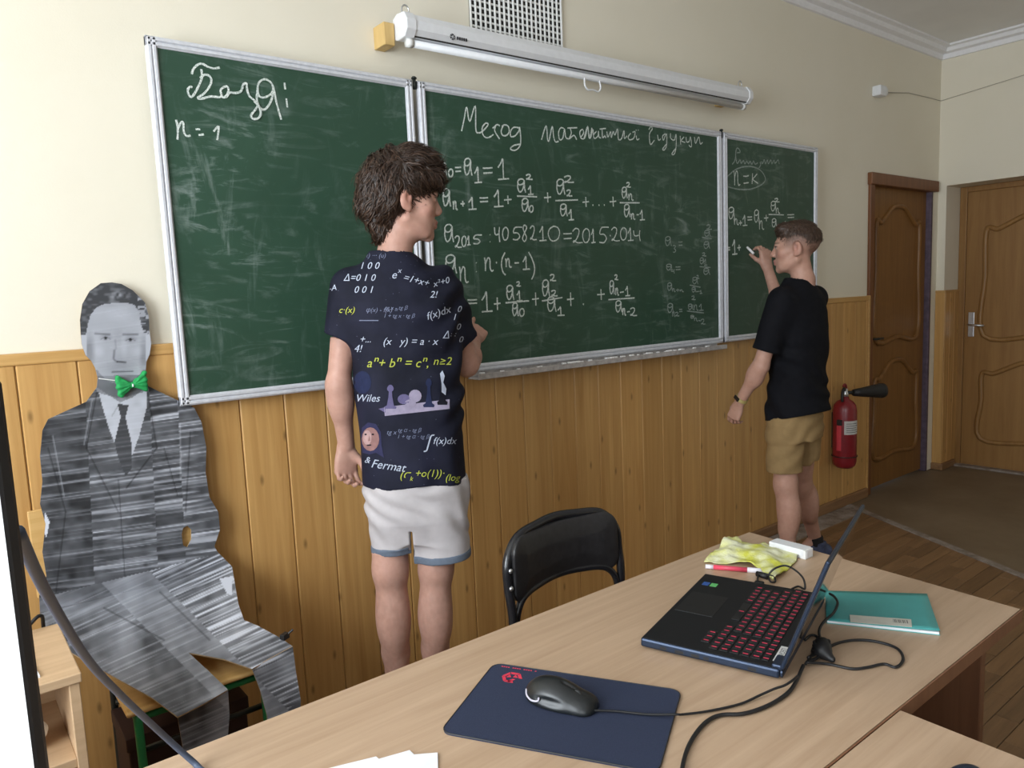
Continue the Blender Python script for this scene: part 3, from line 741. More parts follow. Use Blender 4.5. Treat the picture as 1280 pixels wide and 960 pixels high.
chalk(sC, strokes(*R1, [('a', 105, 370, 185, 545), ('n', 210, 490, 255, 575), ('+', 285, 490, 328, 545), ('1', 365, 455, 445, 575), ('=', 475, 455, 560, 498), ('1', 620, 380, 715, 548), ('+', 720, 435, 795, 520), ('a', 850, 270, 935, 405), ('2', 940, 225, 1005, 275), ('1', 960, 340, 1015, 425), ('-', 850, 440, 1050, 448), ('a', 895, 465, 970, 598), ('0', 975, 535, 1010, 602), ('+', 1120, 405, 1190, 505)])
 + strokes(*R4, [('a', 130, 120, 222, 285), ('2', 215, 85, 318, 155), ('2', 240, 235, 300, 300), ('-', 122, 348, 362, 340), ('a', 170, 385, 248, 515), ('1', 262, 445, 320, 555), ('+', 410, 310, 480, 415), ('.', 512, 390, 528, 402), ('.', 577, 390, 593, 402), ('.', 634, 390, 648, 402), ('+', 700, 305, 770, 412), ('a', 828, 205, 888, 325), ('2', 878, 155, 925, 205), ('n', 900, 275, 955, 345), ('-', 808, 370, 1020, 372), ('a', 852, 388, 918, 525), ('n', 928, 485, 972, 548), ('-', 988, 498, 1012, 498), ('1', 1022, 450, 1075, 555)]))
chalk(sC, strokes(*R5, [('a', 80, 85, 175, 262), ('2', 188, 200, 255, 315), ('0', 258, 200, 300, 305), ('1', 312, 200, 345, 290), ('5', 360, 190, 460, 280), (':', 530, 185, 550, 260), ('4', 585, 110, 640, 262), ('0', 665, 112, 722, 240), ('5', 755, 112, 860, 240), ('8', 860, 90, 912, 255), ('2', 940, 100, 1005, 240), ('1', 1035, 105, 1105, 248)])
 + strokes(*R4, [('0', 45, 620, 165, 778), ('=', 205, 695, 295, 755), ('2', 305, 645, 410, 800), ('0', 412, 645, 485, 795), ('1', 505, 650, 550, 798), ('5', 575, 632, 690, 800), ('.', 698, 714, 712, 728), ('2', 718, 635, 805, 780), ('0', 815, 635, 880, 768), ('1', 895, 640, 955, 775), ('4', 955, 665, 1030, 780)]), width=.0052)
chalk(sC, strokes(*R5, [('a', 90, 390, 205, 575), ('n', 235, 505, 325, 665), (':', 395, 465, 412, 560), ('n', 485, 415, 575, 550), ('.', 594, 457, 610, 473), ('(', 650, 365, 695, 590), ('n', 695, 425, 755, 512), ('-', 785, 470, 830, 468), ('1', 868, 405, 938, 535), (')', 925, 360, 985, 635)]))
chalk(sC, strokes(*R6, [('=', 75, 355, 170, 395), ('1', 218, 280, 325, 478), ('+', 338, 335, 405, 460), ('a', 462, 215, 538, 360), ('2', 565, 178, 608, 222), ('1', 568, 270, 625, 370), ('-', 455, 388, 690, 368), ('a', 522, 390, 582, 522), ('0', 595, 445, 640, 522), ('+', 720, 285, 790, 415), ('a', 820, 160, 895, 325), ('2', 900, 105, 960, 168), ('2', 912, 265, 975, 320), ('-', 820, 370, 1025, 335), ('a', 870, 330, 960, 478), ('1', 975, 430, 1045, 515), ('+', 1070, 285, 1140, 420), ('.', 1224, 394, 1240, 410)])
 + strokes(*RB, [('+', 495, 335, 595, 478), ('a', 660, 222, 722, 405), ('2', 728, 145, 775, 210), ('n', 738, 320, 785, 415), ('-', 800, 380, 850, 370), ('1', 870, 300, 935, 425), ('-', 645, 475, 995, 452), ('a', 738, 490, 825, 645), ('n', 832, 590, 880, 682), ('-', 895, 640, 930, 632), ('2', 935, 585, 1025, 690)]))
chalk(sC, strokes(*R7, [('a', 72, 165, 122, 240), ('3', 135, 235, 160, 290), ('=', 180, 205, 212, 235), ('a', 385, 115, 435, 165), ('2', 405, 70, 445, 108), ('-', 368, 170, 445, 182), ('a', 380, 205, 430, 262),
 ('a', 80, 385, 130, 435), ('4', 120, 425, 148, 460), ('=', 155, 405, 195, 430), ('2', 370, 295, 400, 320), ('a', 350, 335, 385, 385), ('1', 385, 345, 410, 395), ('-', 348, 405, 435, 412), ('a', 378, 420, 430, 470),
 ('a', 90, 535, 130, 598), ('n', 130, 580, 155, 605), ('+', 160, 580, 185, 605), ('n', 190, 590, 220, 605), ('a', 290, 490, 335, 545), ('2', 325, 475, 345, 500), ('-', 270, 552, 355, 570), ('a', 285, 570, 320, 610), ('-', 325, 605, 345, 603), ('1', 350, 595, 370, 620),
 ('a', 90, 700, 140, 775), ('n', 130, 765, 155, 805), ('2', 155, 770, 185, 800), ('=', 185, 745, 210, 765), ('2', 285, 640, 315, 670), ('a', 255, 705, 295, 750), ('n', 300, 710, 340, 755), ('1', 345, 705, 380, 755), ('-', 248, 760, 382, 775), ('a', 275, 795, 305, 820), ('n', 305, 815, 335, 840), ('-', 340, 835, 360, 840), ('2', 360, 825, 395, 865)]), 'chalk_faint', .005)
chalk(sR, strokes(*R8, (), [[(92, 212), (112, 180), (122, 100), (140, 95), (150, 122), (128, 125)], [(118, 150), (128, 205), (150, 180), (158, 205), (175, 185), (185, 208), (200, 190), (212, 208), (225, 190), (238, 212), (250, 188), (262, 212), (282, 200)], [(300, 195), (305, 215), (292, 240)], [(310, 190), (318, 208), (332, 178), (340, 208), (355, 180), (362, 208), (380, 180), (388, 208), (405, 182), (412, 205), (435, 180), (442, 212)],
 [(60, 382), (38, 330), (70, 290), (130, 245), (220, 228), (300, 255), (340, 320), (310, 365), (230, 398), (140, 400), (60, 382)]]), 'chalk_faint', .0065)
chalk(sR, strokes(*R8, [('n', 105, 260, 150, 370), ('=', 175, 295, 215, 355), ('k', 240, 280, 285, 360)]))
chalk(sR, strokes(*R8, [('a', 62, 535, 110, 625), ('n', 105, 620, 140, 665), ('+', 140, 635, 165, 670), ('1', 170, 595, 205, 672), ('=', 205, 605, 240, 630), ('a', 255, 555, 295, 650), ('n', 292, 635, 330, 700), ('+', 330, 590, 362, 640), ('a', 380, 490, 422, 565), ('2', 410, 468, 445, 495), ('n', 418, 540, 448, 580), ('-', 365, 588, 478, 592), ('a', 388, 620, 425, 685), ('n', 425, 665, 450, 700), ('-', 462, 662, 478, 662), ('1', 482, 640, 500, 690), ('=', 505, 588, 555, 612)]))
chalk(sR, strokes(*R8, [('=', 45, 835, 75, 855), ('1', 92, 780, 130, 888), ('+', 130, 815, 155, 860)]), width=.0075)

# ================================================================== PROJECTION SCREEN, VENT, SENSOR
ps = thing('projector_screen', 'long white rolled-up projection screen casing hung above the chalkboards', 'projector screen', (2.3, 2.25, 2.32))
PA = Vector((1.385, 2.243, 2.318)); PB = Vector((3.285, 2.243, 2.335)); pd = (PB - PA).normalized(); zv = Vector((0, 0, 1)); yv = Vector((0, 1, 0))
def extr(prof, a, b):
    m = MB(); n = len(prof); v = [p + yv * q + zv * r for p in (a, b) for q, r in prof]
    return m.raw(v, [tuple(range(n)), tuple(range(n, 2 * n))[::-1]] + [(i, n + i, n + (i + 1) % n, (i + 1) % n) for i in range(n)])
octo = [(-.040, -.016), (-.040, .012), (-.024, .036), (.018, .040), (.042, .030), (.042, -.030), (.02, -.038), (-.022, -.036)]
extr(octo, PA, PB).build('casing', 'white_plastic', ps)
extr([(-.0268, -.0328), (-.0234, -.0366), (-.0225, -.0355), (-.026, -.0318)], PA, PB).build('casing_seam', 'dark_gap', ps)
big = [(q * 1.10, r * 1.10) for q, r in octo]
extr(big, PA - pd * .03, PA + pd * .008).build('end_cap', 'white_plastic', ps, bevel=.002)
extr(big, PB - pd * .008, PB + pd * .022).build('end_cap', 'white_plastic', ps, bevel=.002)
bo = Vector((0, -.012, -.054))
b_ = MB(); b_.tube([PA + bo - pd * .012, PB + bo - pd * .03], .0125, 16); bar = b_.build('bottom_bar', 'white_plastic', ps, True)
for q in (PA + bo - pd * .016, PB + bo - pd * .032):
    b_ = MB(); b_.tube([q, q + pd * .022], .0148, 16); b_.build('bar_cap', 'white_matte', bar, True)
bx('casing_lip', 'grey_plastic', (PA.x, 2.243 - .006, 2.27), (PB.x - .03, 2.243 + .002, 2.284), ps)
hc = at_y((740, 104), 2.225)
h = MB(); h.tube(spline([hc + np.array(q) for q in [(-.04, 0, .018), (-.045, -.004, -.012), (-.03, -.005, -.03), (0, -.005, -.027), (.03, -.005, -.03), (.045, -.004, -.012), (.04, 0, .018)]], 5), .0035, 8); h.build('pull_handle', 'white_plastic', ps, True)
for q in (PA + pd * .0 , PB - pd * .01):
    h = MB(); h.tube(spline([q + Vector(p) for p in [(-.012, .01, .03), (-.014, .01, .062), (0, .01, .075), (.013, .01, .062), (.010, .01, .03)]], 5), .003, 8); h.build('hanging_ring', 'steel', ps, True)
lg = at_y((566, 46), 2.2015); lgx = Vector(lg)
m = MB()
for q in range(6):
    a = q * math.pi / 3; m.prism([lgx + Vector((.011 * math.cos(a), 0, .011 * math.sin(a))), lgx + Vector((.011 * math.cos(a + .8), 0, .011 * math.sin(a + .8))), lgx + Vector((.003 * math.cos(a + .4), 0, .003 * math.sin(a + .4)))], (0, .0015, 0))
for q in range(5): m.box((lgx.x + .018 + q * .009, lgx.y, lgx.z - .006), (lgx.x + .024 + q * .009, lgx.y + .0015, lgx.z + .004))
m.build('casing_logo', 'print_dark', ps)
bx('mounting_block', 'block_wood', (1.312, 2.275, 2.262), (1.352, YW, 2.335), ps, .003)
bx('mounting_block', 'block_wood', (3.20, 2.287, 2.30), (3.25, YW, 2.36), ps, .003)
# vent grille
vg = thing('vent_grille', 'white square-mesh ventilation grille high on the board wall', 'vent', (1.947, YW, 2.395))
vx0, vx1, vz0, vz1 = 1.72, 2.175, 2.393, 2.86
bx('duct_backing', 'dark_gap', (vx0, YW - .003, vz0), (vx1, YW, vz1), vg)
vb = MB().box((-.0034, -.008, 0), (.0034, 0, vz1 - vz0), None, .0015, 1).mesh('upright_bar'); vb.materials.append(MATS['white_matte'])
hb = MB().box((0, -.008, -.0032), (vx1 - vx0, 0, .0032), None, .0015, 1).mesh('cross_bar'); hb.materials.append(MATS['white_matte'])
nv = 20
for i in range(nv + 1): piece('upright_bar', vb, vg, WM[vg].inverted() @ Vector((vx0 + (vx1 - vx0) * i / nv, YW - .006, vz0)))
nz = int((vz1 - vz0) / .0228)
for i in range(nz + 1): piece('cross_bar', hb, vg, WM[vg].inverted() @ Vector((vx0, YW - .003, vz0 + (vz1 - vz0) * i / nz)))
# sensor box and its cable
sn = thing('motion_sensor', 'small white wall box on the upper wall near the corner', 'sensor', (4.93, YW, 2.56))
p0, p1 = at_y((1098, 106), YW - .04), at_y((1113, 123), YW - .04)
bx('sensor_body', 'white_plastic', (p0[0], YW - .055, p1[2]), (p0[0] + .085, YW, p0[2]), sn, .006)
bx('sensor_lens', 'white_matte', (p0[0] + .085, YW - .045, p1[2] + .012), (p0[0] + .125, YW - .004, p0[2] - .004), sn, .008)
c = MB(); pts = [(p0[0] + .12, YW - .006, p0[2] - .022)] + [tuple(at_y((1178 - (1178 - 1118) * (1 - q), 112 + 14 * q), YW - .004)) for q in (.3, .65)] + [(XR - .006, YW - .006, at_x((1178, 126), XR)[2])] + [(XR - .005, yy, at_x((1178, 126), XR)[2] + (YW - yy) * .10) for yy in (2.1, 1.8, 1.3)]
c.tube(pts, .0024, 6); tag(c.build('wall_cable', 'cable_pale', None, True, base=pts[0]), 'thin pale cable running from the sensor box around the room corner', 'cable')

# ================================================================== DESKS AND CHAIRS
DZT = .75
def on_desk(px, py, z=0.0): return at_z((px, py), DZT + z)
dk = thing('desk', 'light wooden desk carrying the open laptop and mouse pad', 'desk', (.6, .82, 0))
m = MB(); m.prism([(-.62, .495, DZT - .025), (1.650, .497, DZT - .025), (1.692, 1.144, DZT - .025), (-.62, 1.144, DZT - .025)], (0, 0, .025)); top = m.build('desk_top', 'desk_top', dk)
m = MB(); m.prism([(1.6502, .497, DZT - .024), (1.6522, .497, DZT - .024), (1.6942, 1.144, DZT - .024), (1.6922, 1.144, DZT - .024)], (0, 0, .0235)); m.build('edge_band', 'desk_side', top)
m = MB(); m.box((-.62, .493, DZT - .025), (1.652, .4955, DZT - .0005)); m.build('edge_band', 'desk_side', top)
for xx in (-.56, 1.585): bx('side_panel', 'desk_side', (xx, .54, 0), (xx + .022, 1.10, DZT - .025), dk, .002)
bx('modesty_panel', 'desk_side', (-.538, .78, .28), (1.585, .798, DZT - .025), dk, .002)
d2 = thing('desk', 'second light wooden desk butted against the near edge, mostly out of frame', 'desk', (.77, -.2, 0))
bx('desk_top', 'desk_top', (.42, -.9, DZT - .025), (1.122, .4915, DZT), d2, .0015)
for yy in (-.86, .40): bx('side_panel', 'desk_side', (.46, yy, 0), (1.08, yy + .022, DZT - .025), d2, .002)
bx('modesty_panel', 'desk_side', (.70, -.838, .28), (.718, .40, DZT - .025), d2, .002)

# black padded chair behind the desk
ch = thing('office_chair', 'black padded chair with tubular frame behind the laptop desk', 'chair', (1.26, 1.30, 0))
cy_ = 1.40; U = lambda px, py: at_y((px, py), cy_)
xl, xr = 1.062, 1.452
fr = spline([(xl + .02, cy_ + .02, 0), (xl + .015, cy_ + .0, .30), (xl + .004, cy_ - .01, .60), (xl, cy_ + .0, .70), (xl + .006, cy_ + .006, .765), (xl + .05, cy_ + .018, .812), (xl + .13, cy_ + .034, .824), ((xl + xr) / 2, cy_ + .042, .828), (xr - .13, cy_ + .034, .824), (xr - .05, cy_ + .018, .812), (xr - .006, cy_ + .006, .765), (xr, cy_ + .0, .70), (xr - .004, cy_ - .01, .60), (xr - .015, cy_ + .0, .30), (xr - .02, cy_ + .02, 0)], 6)
m = MB(); m.tube(fr, .0115, 12); m.build('back_frame', 'black_tube', ch, True)
lw = spline([(xl + .012, cy_ - .008, .56), (xl + .020, cy_ - .006, .625), (xl + .055, cy_ + .004, .662), (xl + .13, cy_ + .022, .672), ((xl + xr) / 2, cy_ + .030, .674), (xr - .13, cy_ + .022, .672), (xr - .055, cy_ + .004, .662), (xr - .020, cy_ - .006, .625), (xr - .012, cy_ - .008, .56)], 6)
m = MB(); m.tube(lw, .0095, 10); m.build('lower_back_rail', 'black_tube', ch, True)
def padfn():
    s_ = SDF()
    X0, X1, Z0, Z1 = xl + .012, xr - .012, .640, .817
    def fn(P):
        u = (P[:, 0] - (X0 + X1) / 2) / ((X1 - X0) / 2); curve = cy_ + .040 * (1 - u * u) - .004
        zlo = Z0 + .028 * (1 - np.clip(u * u, 0, 1)); qx = np.abs(P[:, 0] - (X0 + X1) / 2) - (X1 - X0) / 2 + .045
        zc = (zlo + Z1) / 2; qz = np.abs(P[:, 2] - zc) - (Z1 - zlo) / 2 + .045
        d2_ = np.hypot(np.maximum(qx, 0), np.maximum(qz, 0)) + np.minimum(np.maximum(qx, qz), 0) - .045
        bulge = .014 * np.clip(-d2_ / .05, 0, 1) ** .6
        return np.maximum(d2_, np.abs(P[:, 1] - curve) - .008 - bulge)
    s_._add(fn, (X0, cy_ - .03, Z0), (X1, cy_ + .07, Z1), 'u', .001); return s_
V, F = padfn().mesh(.004); link('backrest', np_mesh('backrest', V, F), 'black_vinyl', ch)
for zz in (.70, .745):
    m = MB(); m.lathe([(.0001, .0), (.006, .001), (.006, .004), (.0001, .006)], 10, Matrix.Translation((xl, cy_ - .011, zz)) @ Matrix.Rotation(math.pi / 2, 4, 'X')); m.build('screw', 'steel', ch, True)
m = MB(); m.box((xl + .0, .985, .435), (xr - .0, 1.375, .485), None, .02, 3); m.build('seat', 'black_vinyl', ch, True)
for xx in (xl + .02, xr - .02):
    m = MB(); m.tube(spline([(xx, 1.40, .428), (xx, 1.1, .428), (xx, 1.0, .42), (xx, .975, .38), (xx, .96, .0)], 5), .011, 10); m.build('front_leg', 'black_tube', ch, True)
m = MB(); m.tube([(xl + .02, 1.05, .424), (xr - .02, 1.05, .424)], .010, 8); m.build('seat_rail', 'black_tube', ch, True)

# green school chair under the cardboard figure
sc = thing('school_chair', 'green-framed school chair with plywood seat under the cardboard figure', 'chair', (.40, 2.05, 0))
sx0, sx1, sy0, sy1, sz = .285, .640, 1.895, 2.24, .462
m = MB(); m.box((sx0, sy0, sz - .012), (sx1, sy1, sz), None, .005, 2); m.build('seat', 'seat_ply', sc)
m = MB(); m.box((.168, 2.303, .66), (.575, 2.311, .90), None, .004, 2); m.build('backrest', 'seat_ply', sc)
for xx in (sx0 + .025, sx1 - .025):
    m = MB(); m.tube(spline([(xx, sy0 + .0, .0), (xx, sy0 + .01, .40), (xx, sy0 + .03, .44), (xx, sy0 + .08, .449), (xx, sy1 - .06, .449)], 5), .0105, 10); m.build('front_leg', 'green_tube', sc, True)
    xb = xx + (-.045 if xx < .4 else -.055)
    m = MB(); m.tube(spline([(xx, sy1 + .02, .0), (xx, sy1 - .01, .40), (xx, sy1, .47), (xb, 2.321, .66), (xb, 2.321, .88)], 5), .0095, 10); m.build('rear_leg', 'dark_metal', sc, True)
for yy in (sy0 + .02, sy1 - .03):
    m = MB(); m.tube([(sx0 + .025, yy, .35), (sx1 - .025, yy, .35)], .008, 8); m.build('cross_rail', 'dark_metal', sc, True)
m = MB(); m.tube([(sx0 + .025, sy0 + .02, .435), (sx1 - .025, sy0 + .02, .435)], .010, 8); m.build('seat_rail', 'green_tube', sc, True)

m = MB(); m.box((.30, 2.02, .0), (.60, 2.20, .335), None, .004); sb = m.build('shade_filler_box', 'maroon_shade', None, base=(.45, 2.11, 0)); tag(sb, 'dark maroon box added to fill in the shade under the school chair seat', 'box')  # added dark block in place of the deep shade beneath the seat
bx('lid', 'maroon_shade', (.295, 2.015, .30), (.605, 2.205, .337), sb, .003)  # upper rim of the added shade block
# low shelf unit at the far left
sh = thing('shelf_unit', 'open wooden shelf unit at the bottom left behind the monitor', 'shelf', (-.14, 1.70, 0))
hx0, hx1, hy0, hy1, hz = -.45, .163, 1.555, 1.845, .745
bx('top_board', 'shelf_wood', (hx0, hy0 - .004, hz - .018), (hx1 + .004, hy1, hz), sh, .002)
for xx in (hx0, hx1 - .018): bx('side_panel', 'shelf_wood', (xx, hy0, 0), (xx + .018, hy1, hz - .018), sh, .0015)
for zz in (.58, .40, .06): bx('shelf_board', 'shelf_wood', (hx0 + .018, hy0 + .003, zz - .018), (hx1 - .018, hy1 - .008, zz), sh, .0015)
bx('back_panel', 'shelf_wood', (hx0 + .018, hy1 - .008, 0), (hx1 - .018, hy1, hz - .018), sh)
m = MB(); m.prism([(-.12, 1.575, hz), (.105, 1.585, hz), (.095, 1.74, hz), (-.13, 1.75, hz)], (0, 0, .004)); tag(m.build('paper_stack', 'paper', None, base=(0, 1.66, hz)), 'white sheets lying on top of the shelf unit', 'paper')
s_ = SDF(); s_.ell((.065, 1.64, .612), (.035, .03, .022), None, .01).ell((.09, 1.65, .615), (.022, .025, .018), None, .01)
s_.post = lambda P, d: d + .006 * vnoise(P * 70)
V, F = s_.mesh(.004); tag(link('crumpled_bag', np_mesh('crumpled_bag', V, F), 'white_matte', None, base=(.08, 1.64, .58)), 'small crumpled white wrapper inside the shelf unit', 'wrapper')
s_ = SDF(); s_.ell((.045, 1.64, .440), (.05, .04, .03), None, .01).ell((.08, 1.63, .436), (.03, .03, .025), None, .01)
s_.post = lambda P, d: d + .008 * vnoise(P * 60)
V, F = s_.mesh(.004); tag(link('plastic_bag', np_mesh('plastic_bag', V, F), 'grey_plastic', None, base=(.06, 1.64, .40)), 'grey crumpled plastic bag on the lower shelf', 'bag')
c = MB(); c.tube(spline([(-.02, 1.80, hz + .005), (.05, 1.80, hz + .006), (.10, 1.82, hz + .012), (.135, 1.835, hz + .03), (.14, 1.86, hz - .02), (.14, 1.88, .55), (.14, 1.89, .30), (.13, 1.89, .006), (.05, 1.95, .006)], 6), .004, 8)
tag(c.build('power_lead', 'cable_black', None, True, base=(.05, 1.80, hz)), 'black lead hanging over the back of the shelf unit', 'cable')

# monitor cut off by the left edge of the picture
mo = thing('monitor', 'monitor with a bright white screen at the left picture edge', 'monitor', (-.27, .60, DZT))
mx1, my = .036, .555
bx('housing', 'black_rubber', (mx1 - .60, my, .955), (mx1, my + .035, 1.375), mo, .006)
bx('screen', 'screen_lit', (mx1 - .588, my - .0015, .972), (mx1 - .0085, my + .001, 1.365), mo)
m = MB(); m.box((-.30, .60, .765), (-.24, .625, 1.1), None, .006); m.build('stand_neck', 'black_rubber', mo)
m = MB(); m.box((-.40, .52, DZT), (-.14, .70, DZT + .014), None, .006); m.build('stand_base', 'black_rubber', mo)
pts = [at_y((22, 664), .594), at_y((60, 745), .72), at_y((110, 825), .88), at_y((150, 868), .985), at_y((200, 915), 1.085), on_desk(240, 951, .012), on_desk(262, 968, .0045), on_desk(330, 990, .0045)]
c = MB(); c.tube(spline(pts, 8), .0045, 10); tag(c.build('monitor_cable', 'cable_blue', None, True, base=pts[-1]), 'blue-grey cable drooping from the monitor down to the desk', 'cable')

# ================================================================== THINGS ON THE DESK
# laptop
FLp = np.array([.985, .900]); LR = .32; LW, LD, LH = .36, .250, .020
lp = thing('laptop', 'open black laptop with red-lit keys on the desk', 'laptop', (*FLp, DZT), LR)
m = MB(); m.box((0, -LD, .003), (LW, 0, LH), None, .004, 2); m.build('base', 'laptop_blue', lp, local=True)
deck = bx('keyboard_deck', 'laptop_black', (.003, -LD + .004, LH - .002), (LW - .003, -.003, LH + .0006), lp, .0, local=True)
bx('rear_exhaust', 'laptop_blue', (.004, -LD - .005, .004), (LW - .004, -LD, LH - .003), lp, .004, local=True)
for q in (.004, LW - .044): bx('hinge', 'laptop_blue', (q, -LD - .004, LH - .004), (q + .04, -LD + .014, LH + .006), lp, .003, local=True)
m = MB()
for xx in (.03, LW - .03):
    for yy in (-.03, -LD + .03): m.box((xx - .012, yy - .006, 0), (xx + .012, yy + .006, .004))
m.build('rubber_feet', 'black_rubber', lp, local=True)
bx('touchpad', 'key_black', (.145, -.088, LH), (.25, -.012, LH + .001), lp, .0004, local=True)
def key_mesh(w_, d_, glow=True):
    m_ = MB(); m_.box((-w_ / 2, -d_ / 2, 0), (w_ / 2, d_ / 2, .0016), None, .0005, 1); nb = len(m_.f)
    if glow:
        m_.raw([(-.0016, -.0046, .00175), (.0016, -.0046, .00175), (.0016, .0046, .00175), (-.0016, .0046, .00175)], [(0, 1, 2, 3)])
    me = mesh_data('key', m_.v, m_.f); me.materials.append(MATS['key_black']); me.materials.append(MATS['key_glow'])
    if glow: me.polygons[nb].material_index = 1
    return me
kp = .0182
k1 = key_mesh(.0155, .0155); kf = key_mesh(.0155, .0105); ksp = key_mesh(.085, .0155); kw = key_mesh(.026, .0155)
def key(me, x_, y_): piece('key', me, lp, (x_, y_, LH + .0006))
for i in range(18): key(kf, .026 + i * kp, -.222)
for r in range(1, 5):
    for i in range(4): key(k1, .026 + i * kp, -.222 + r * .0186 - .002)
    nk = (14, 13, 12, 12)[r - 1]; x0 = .026 + 4 * kp + (.004, .008, .010, .014)[r - 1]
    for i in range(nk - 1): key(k1, x0 + i * kp, -.222 + r * .0186 - .002)
    key(kw, x0 + (nk - 1) * kp + .004, -.222 + r * .0186 - .002)
for i in range(6): key(k1, .026 + i * kp, -.222 + 5 * .0186 - .002)
for i in range(3): key(k1, .026 + (i + 1) * kp, -.222 + 6 * .0186)
key(ksp, .195, -.222 + 5 * .0186 - .002)
for i in range(5): key(k1, .255 + i * kp, -.222 + 5 * .0186 - .002)
st_ = bx('brand_sticker', 'label_white', (.026, -.247, LH + .0006), (.086, -.233, LH + .0012), lp, local=True)
bx('chip_sticker', 'sticker_blue', (.293, -.030, LH + .0006), (.311, -.016, LH + .001), lp, local=True)
bx('chip_sticker', 'sticker_green', (.293, -.047, LH + .0006), (.311, -.033, LH + .001), lp, local=True)
for xx, w_ in ((-.045, .012), (-.075, .016), (-.105, .014), (-.125, .010), (-.205, .014)):
    bx('side_port', 'black_rubber', (-.0004, xx - w_ / 2, .007), (.002, xx + w_ / 2, .0125), lp, local=True)
TL = math.radians(20.0); LL = .212
Rl = Matrix.Translation((0, -LD, LH + .002)) @ Matrix.Rotation(TL, 4, 'X')
m = MB(); m.box((0, -.007, 0), (LW, 0, LL), Rl, .003, 2); lid = m.build('lid', 'laptop_blue', lp, local=True)
bx('lid_back', 'laptop_glossy', (.004, -.0078, .006), (LW - .004, -.0065, LL - .004), lid, local=True, M=Rl)
bx('screen', 'black_rubber', (.006, -.0004, .012), (LW - .006, .0008, LL - .006), lid, local=True, M=Rl)

def flat_text(body, size, M, parent, name, mat, shear=0.0, local=True, ext=.0):
    cu = bpy.data.curves.new(name, 'FONT'); cu.body = body; cu.size = size; cu.shear = shear; cu.align_x = 'CENTER'; cu.align_y = 'CENTER'; cu.extrude = ext
    o = bpy.data.objects.new(name, cu); COL.objects.link(o)
    dg = bpy.context.evaluated_depsgraph_get(); me = bpy.data.meshes.new_from_object(o.evaluated_get(dg)); bpy.data.objects.remove(o)
    me.transform(M); me.materials.clear(); return link(name, me, mat, parent, local)
flat_text('LEGION', .0125, Matrix.Translation((.056, -.240, LH + .0014)) @ Matrix.Rotation(math.pi, 4, 'Z'), st_, 'sticker_lettering', 'print_dark')
# mouse pad
P4 = [on_desk(617, 827), on_desk(847, 868), on_desk(830, 964), on_desk(550, 922)]
ax = (P4[1] - P4[0] + P4[2] - P4[3]) / 2; ay = (P4[0] - P4[3] + P4[1] - P4[2]) / 2; cp = sum(P4) / 4
pr = math.atan2(ax[1], ax[0]); wx, wy = np.linalg.norm(ax), np.linalg.norm(ay)
mp = thing('mouse_pad', 'dark blue cloth mouse pad with a red emblem in its corner', 'mouse pad', (cp[0], cp[1], DZT), pr)
rc = .018; out = []
for cxs, cys, a0 in ((1, 1, 0), (-1, 1, 90), (-1, -1, 180), (1, -1, 270)):
    for q in range(6):
        a = math.radians(a0 + q * 18); out.append((cxs * (wx / 2 - rc) + rc * math.cos(a), cys * (wy / 2 - rc) + rc * math.sin(a), 0))
m = MB(); m.prism(out, (0, 0, .003)); m.build('cloth_sheet', 'mousepad', mp, local=True)
m = MB(); m.tube([(p[0] * .998, p[1] * .998, .0026) for p in out], .0011, 6, closed=True); m.build('stitched_edge', 'black_rubber', mp, local=True)
inv = WM[mp].inverted()
lc = inv @ Vector(on_desk(640, 847, .003))
q0 = inv @ Vector(on_desk(628, 847, .003)); q1 = inv @ Vector(on_desk(654, 848, .003)); sx = (q1 - q0).length / 2
hexp = lambda r, a: Vector((lc.x + r * math.cos(math.radians(a)), lc.y + r * math.sin(math.radians(a)), .0032))
m = MB(); rr = .0185
for a in (0, 60, 120, 180, 240):
    m.prism([hexp(rr, a + 2), hexp(rr, a + 56), hexp(rr * .66, a + 56), hexp(rr * .66, a + 2)], (0, 0, .0004))
m.prism([hexp(rr * .55, 10), hexp(rr * .55, 70), hexp(rr * .1, 40)], (0, 0, .0004)); m.prism([hexp(rr * .55, 130), hexp(rr * .55, 190), hexp(rr * .1, 160)], (0, 0, .0004)); m.prism([hexp(rr * .62, 255), hexp(rr * 1.0, 268), hexp(rr * .5, 330), hexp(rr * .3, 300)], (0, 0, .0004))
m.build('emblem', 'logo_red', mp, local=True)
m = MB(); tt = inv @ Vector(on_desk(648, 836, .003))
for q in range(16):
    if q % 5 != 4: m.box((tt.x - .032 + q * .0042, tt.y - .0012, .003), (tt.x - .0292 + q * .0042, tt.y + .0012, .0034))
tag(m.build('emblem_lettering', 'logo_red', mp, local=True), kind='stuff')
# mouse
mb_, mf_ = on_desk(661, 868, .003), on_desk(737, 887, .003)
md = (mf_ - mb_)[:2]; mr = math.atan2(md[1], md[0]); mc = (mb_ + mf_) / 2
ms = thing('computer_mouse', 'black wired computer mouse resting on the mouse pad', 'mouse', (mc[0], mc[1], DZT + .003), mr)
s_ = SDF()
s_.ell((-.012, 0, .006), (.046, .031, .033), None, .01).ell((.022, 0, .004), (.040, .029, .022), None, .02).ell((.050, .012, .003), (.012, .012, .009), None, .02).ell((.050, -.012, .003), (.012, .012, .009), None, .02)
s_.plane((0, 0, .0008), (0, 0, -1), .002); s_.ell((-.005, .040, .016), (.05, .012, .007), None, .006, 's').ell((-.005, -.040, .016), (.05, .012, .007), None, .006, 's')
s_.cone((.01, 0, .036), (.066, 0, .020), .0028, .0028, .002, 's')
V, F = s_.mesh(.0018); link('shell', np_mesh('shell', V, F), 'mouse_black', ms, local=True)
m = MB(); m.lathe([(.0001, -.0035), (.008, -.0035), (.0088, 0), (.008, .0035), (.0001, .0035)], 18, Matrix.Translation((.034, 0, .0205)) @ Matrix.Rotation(math.pi / 2, 4, 'X')); m.build('scroll_wheel', 'black_rubber', ms, True, local=True)
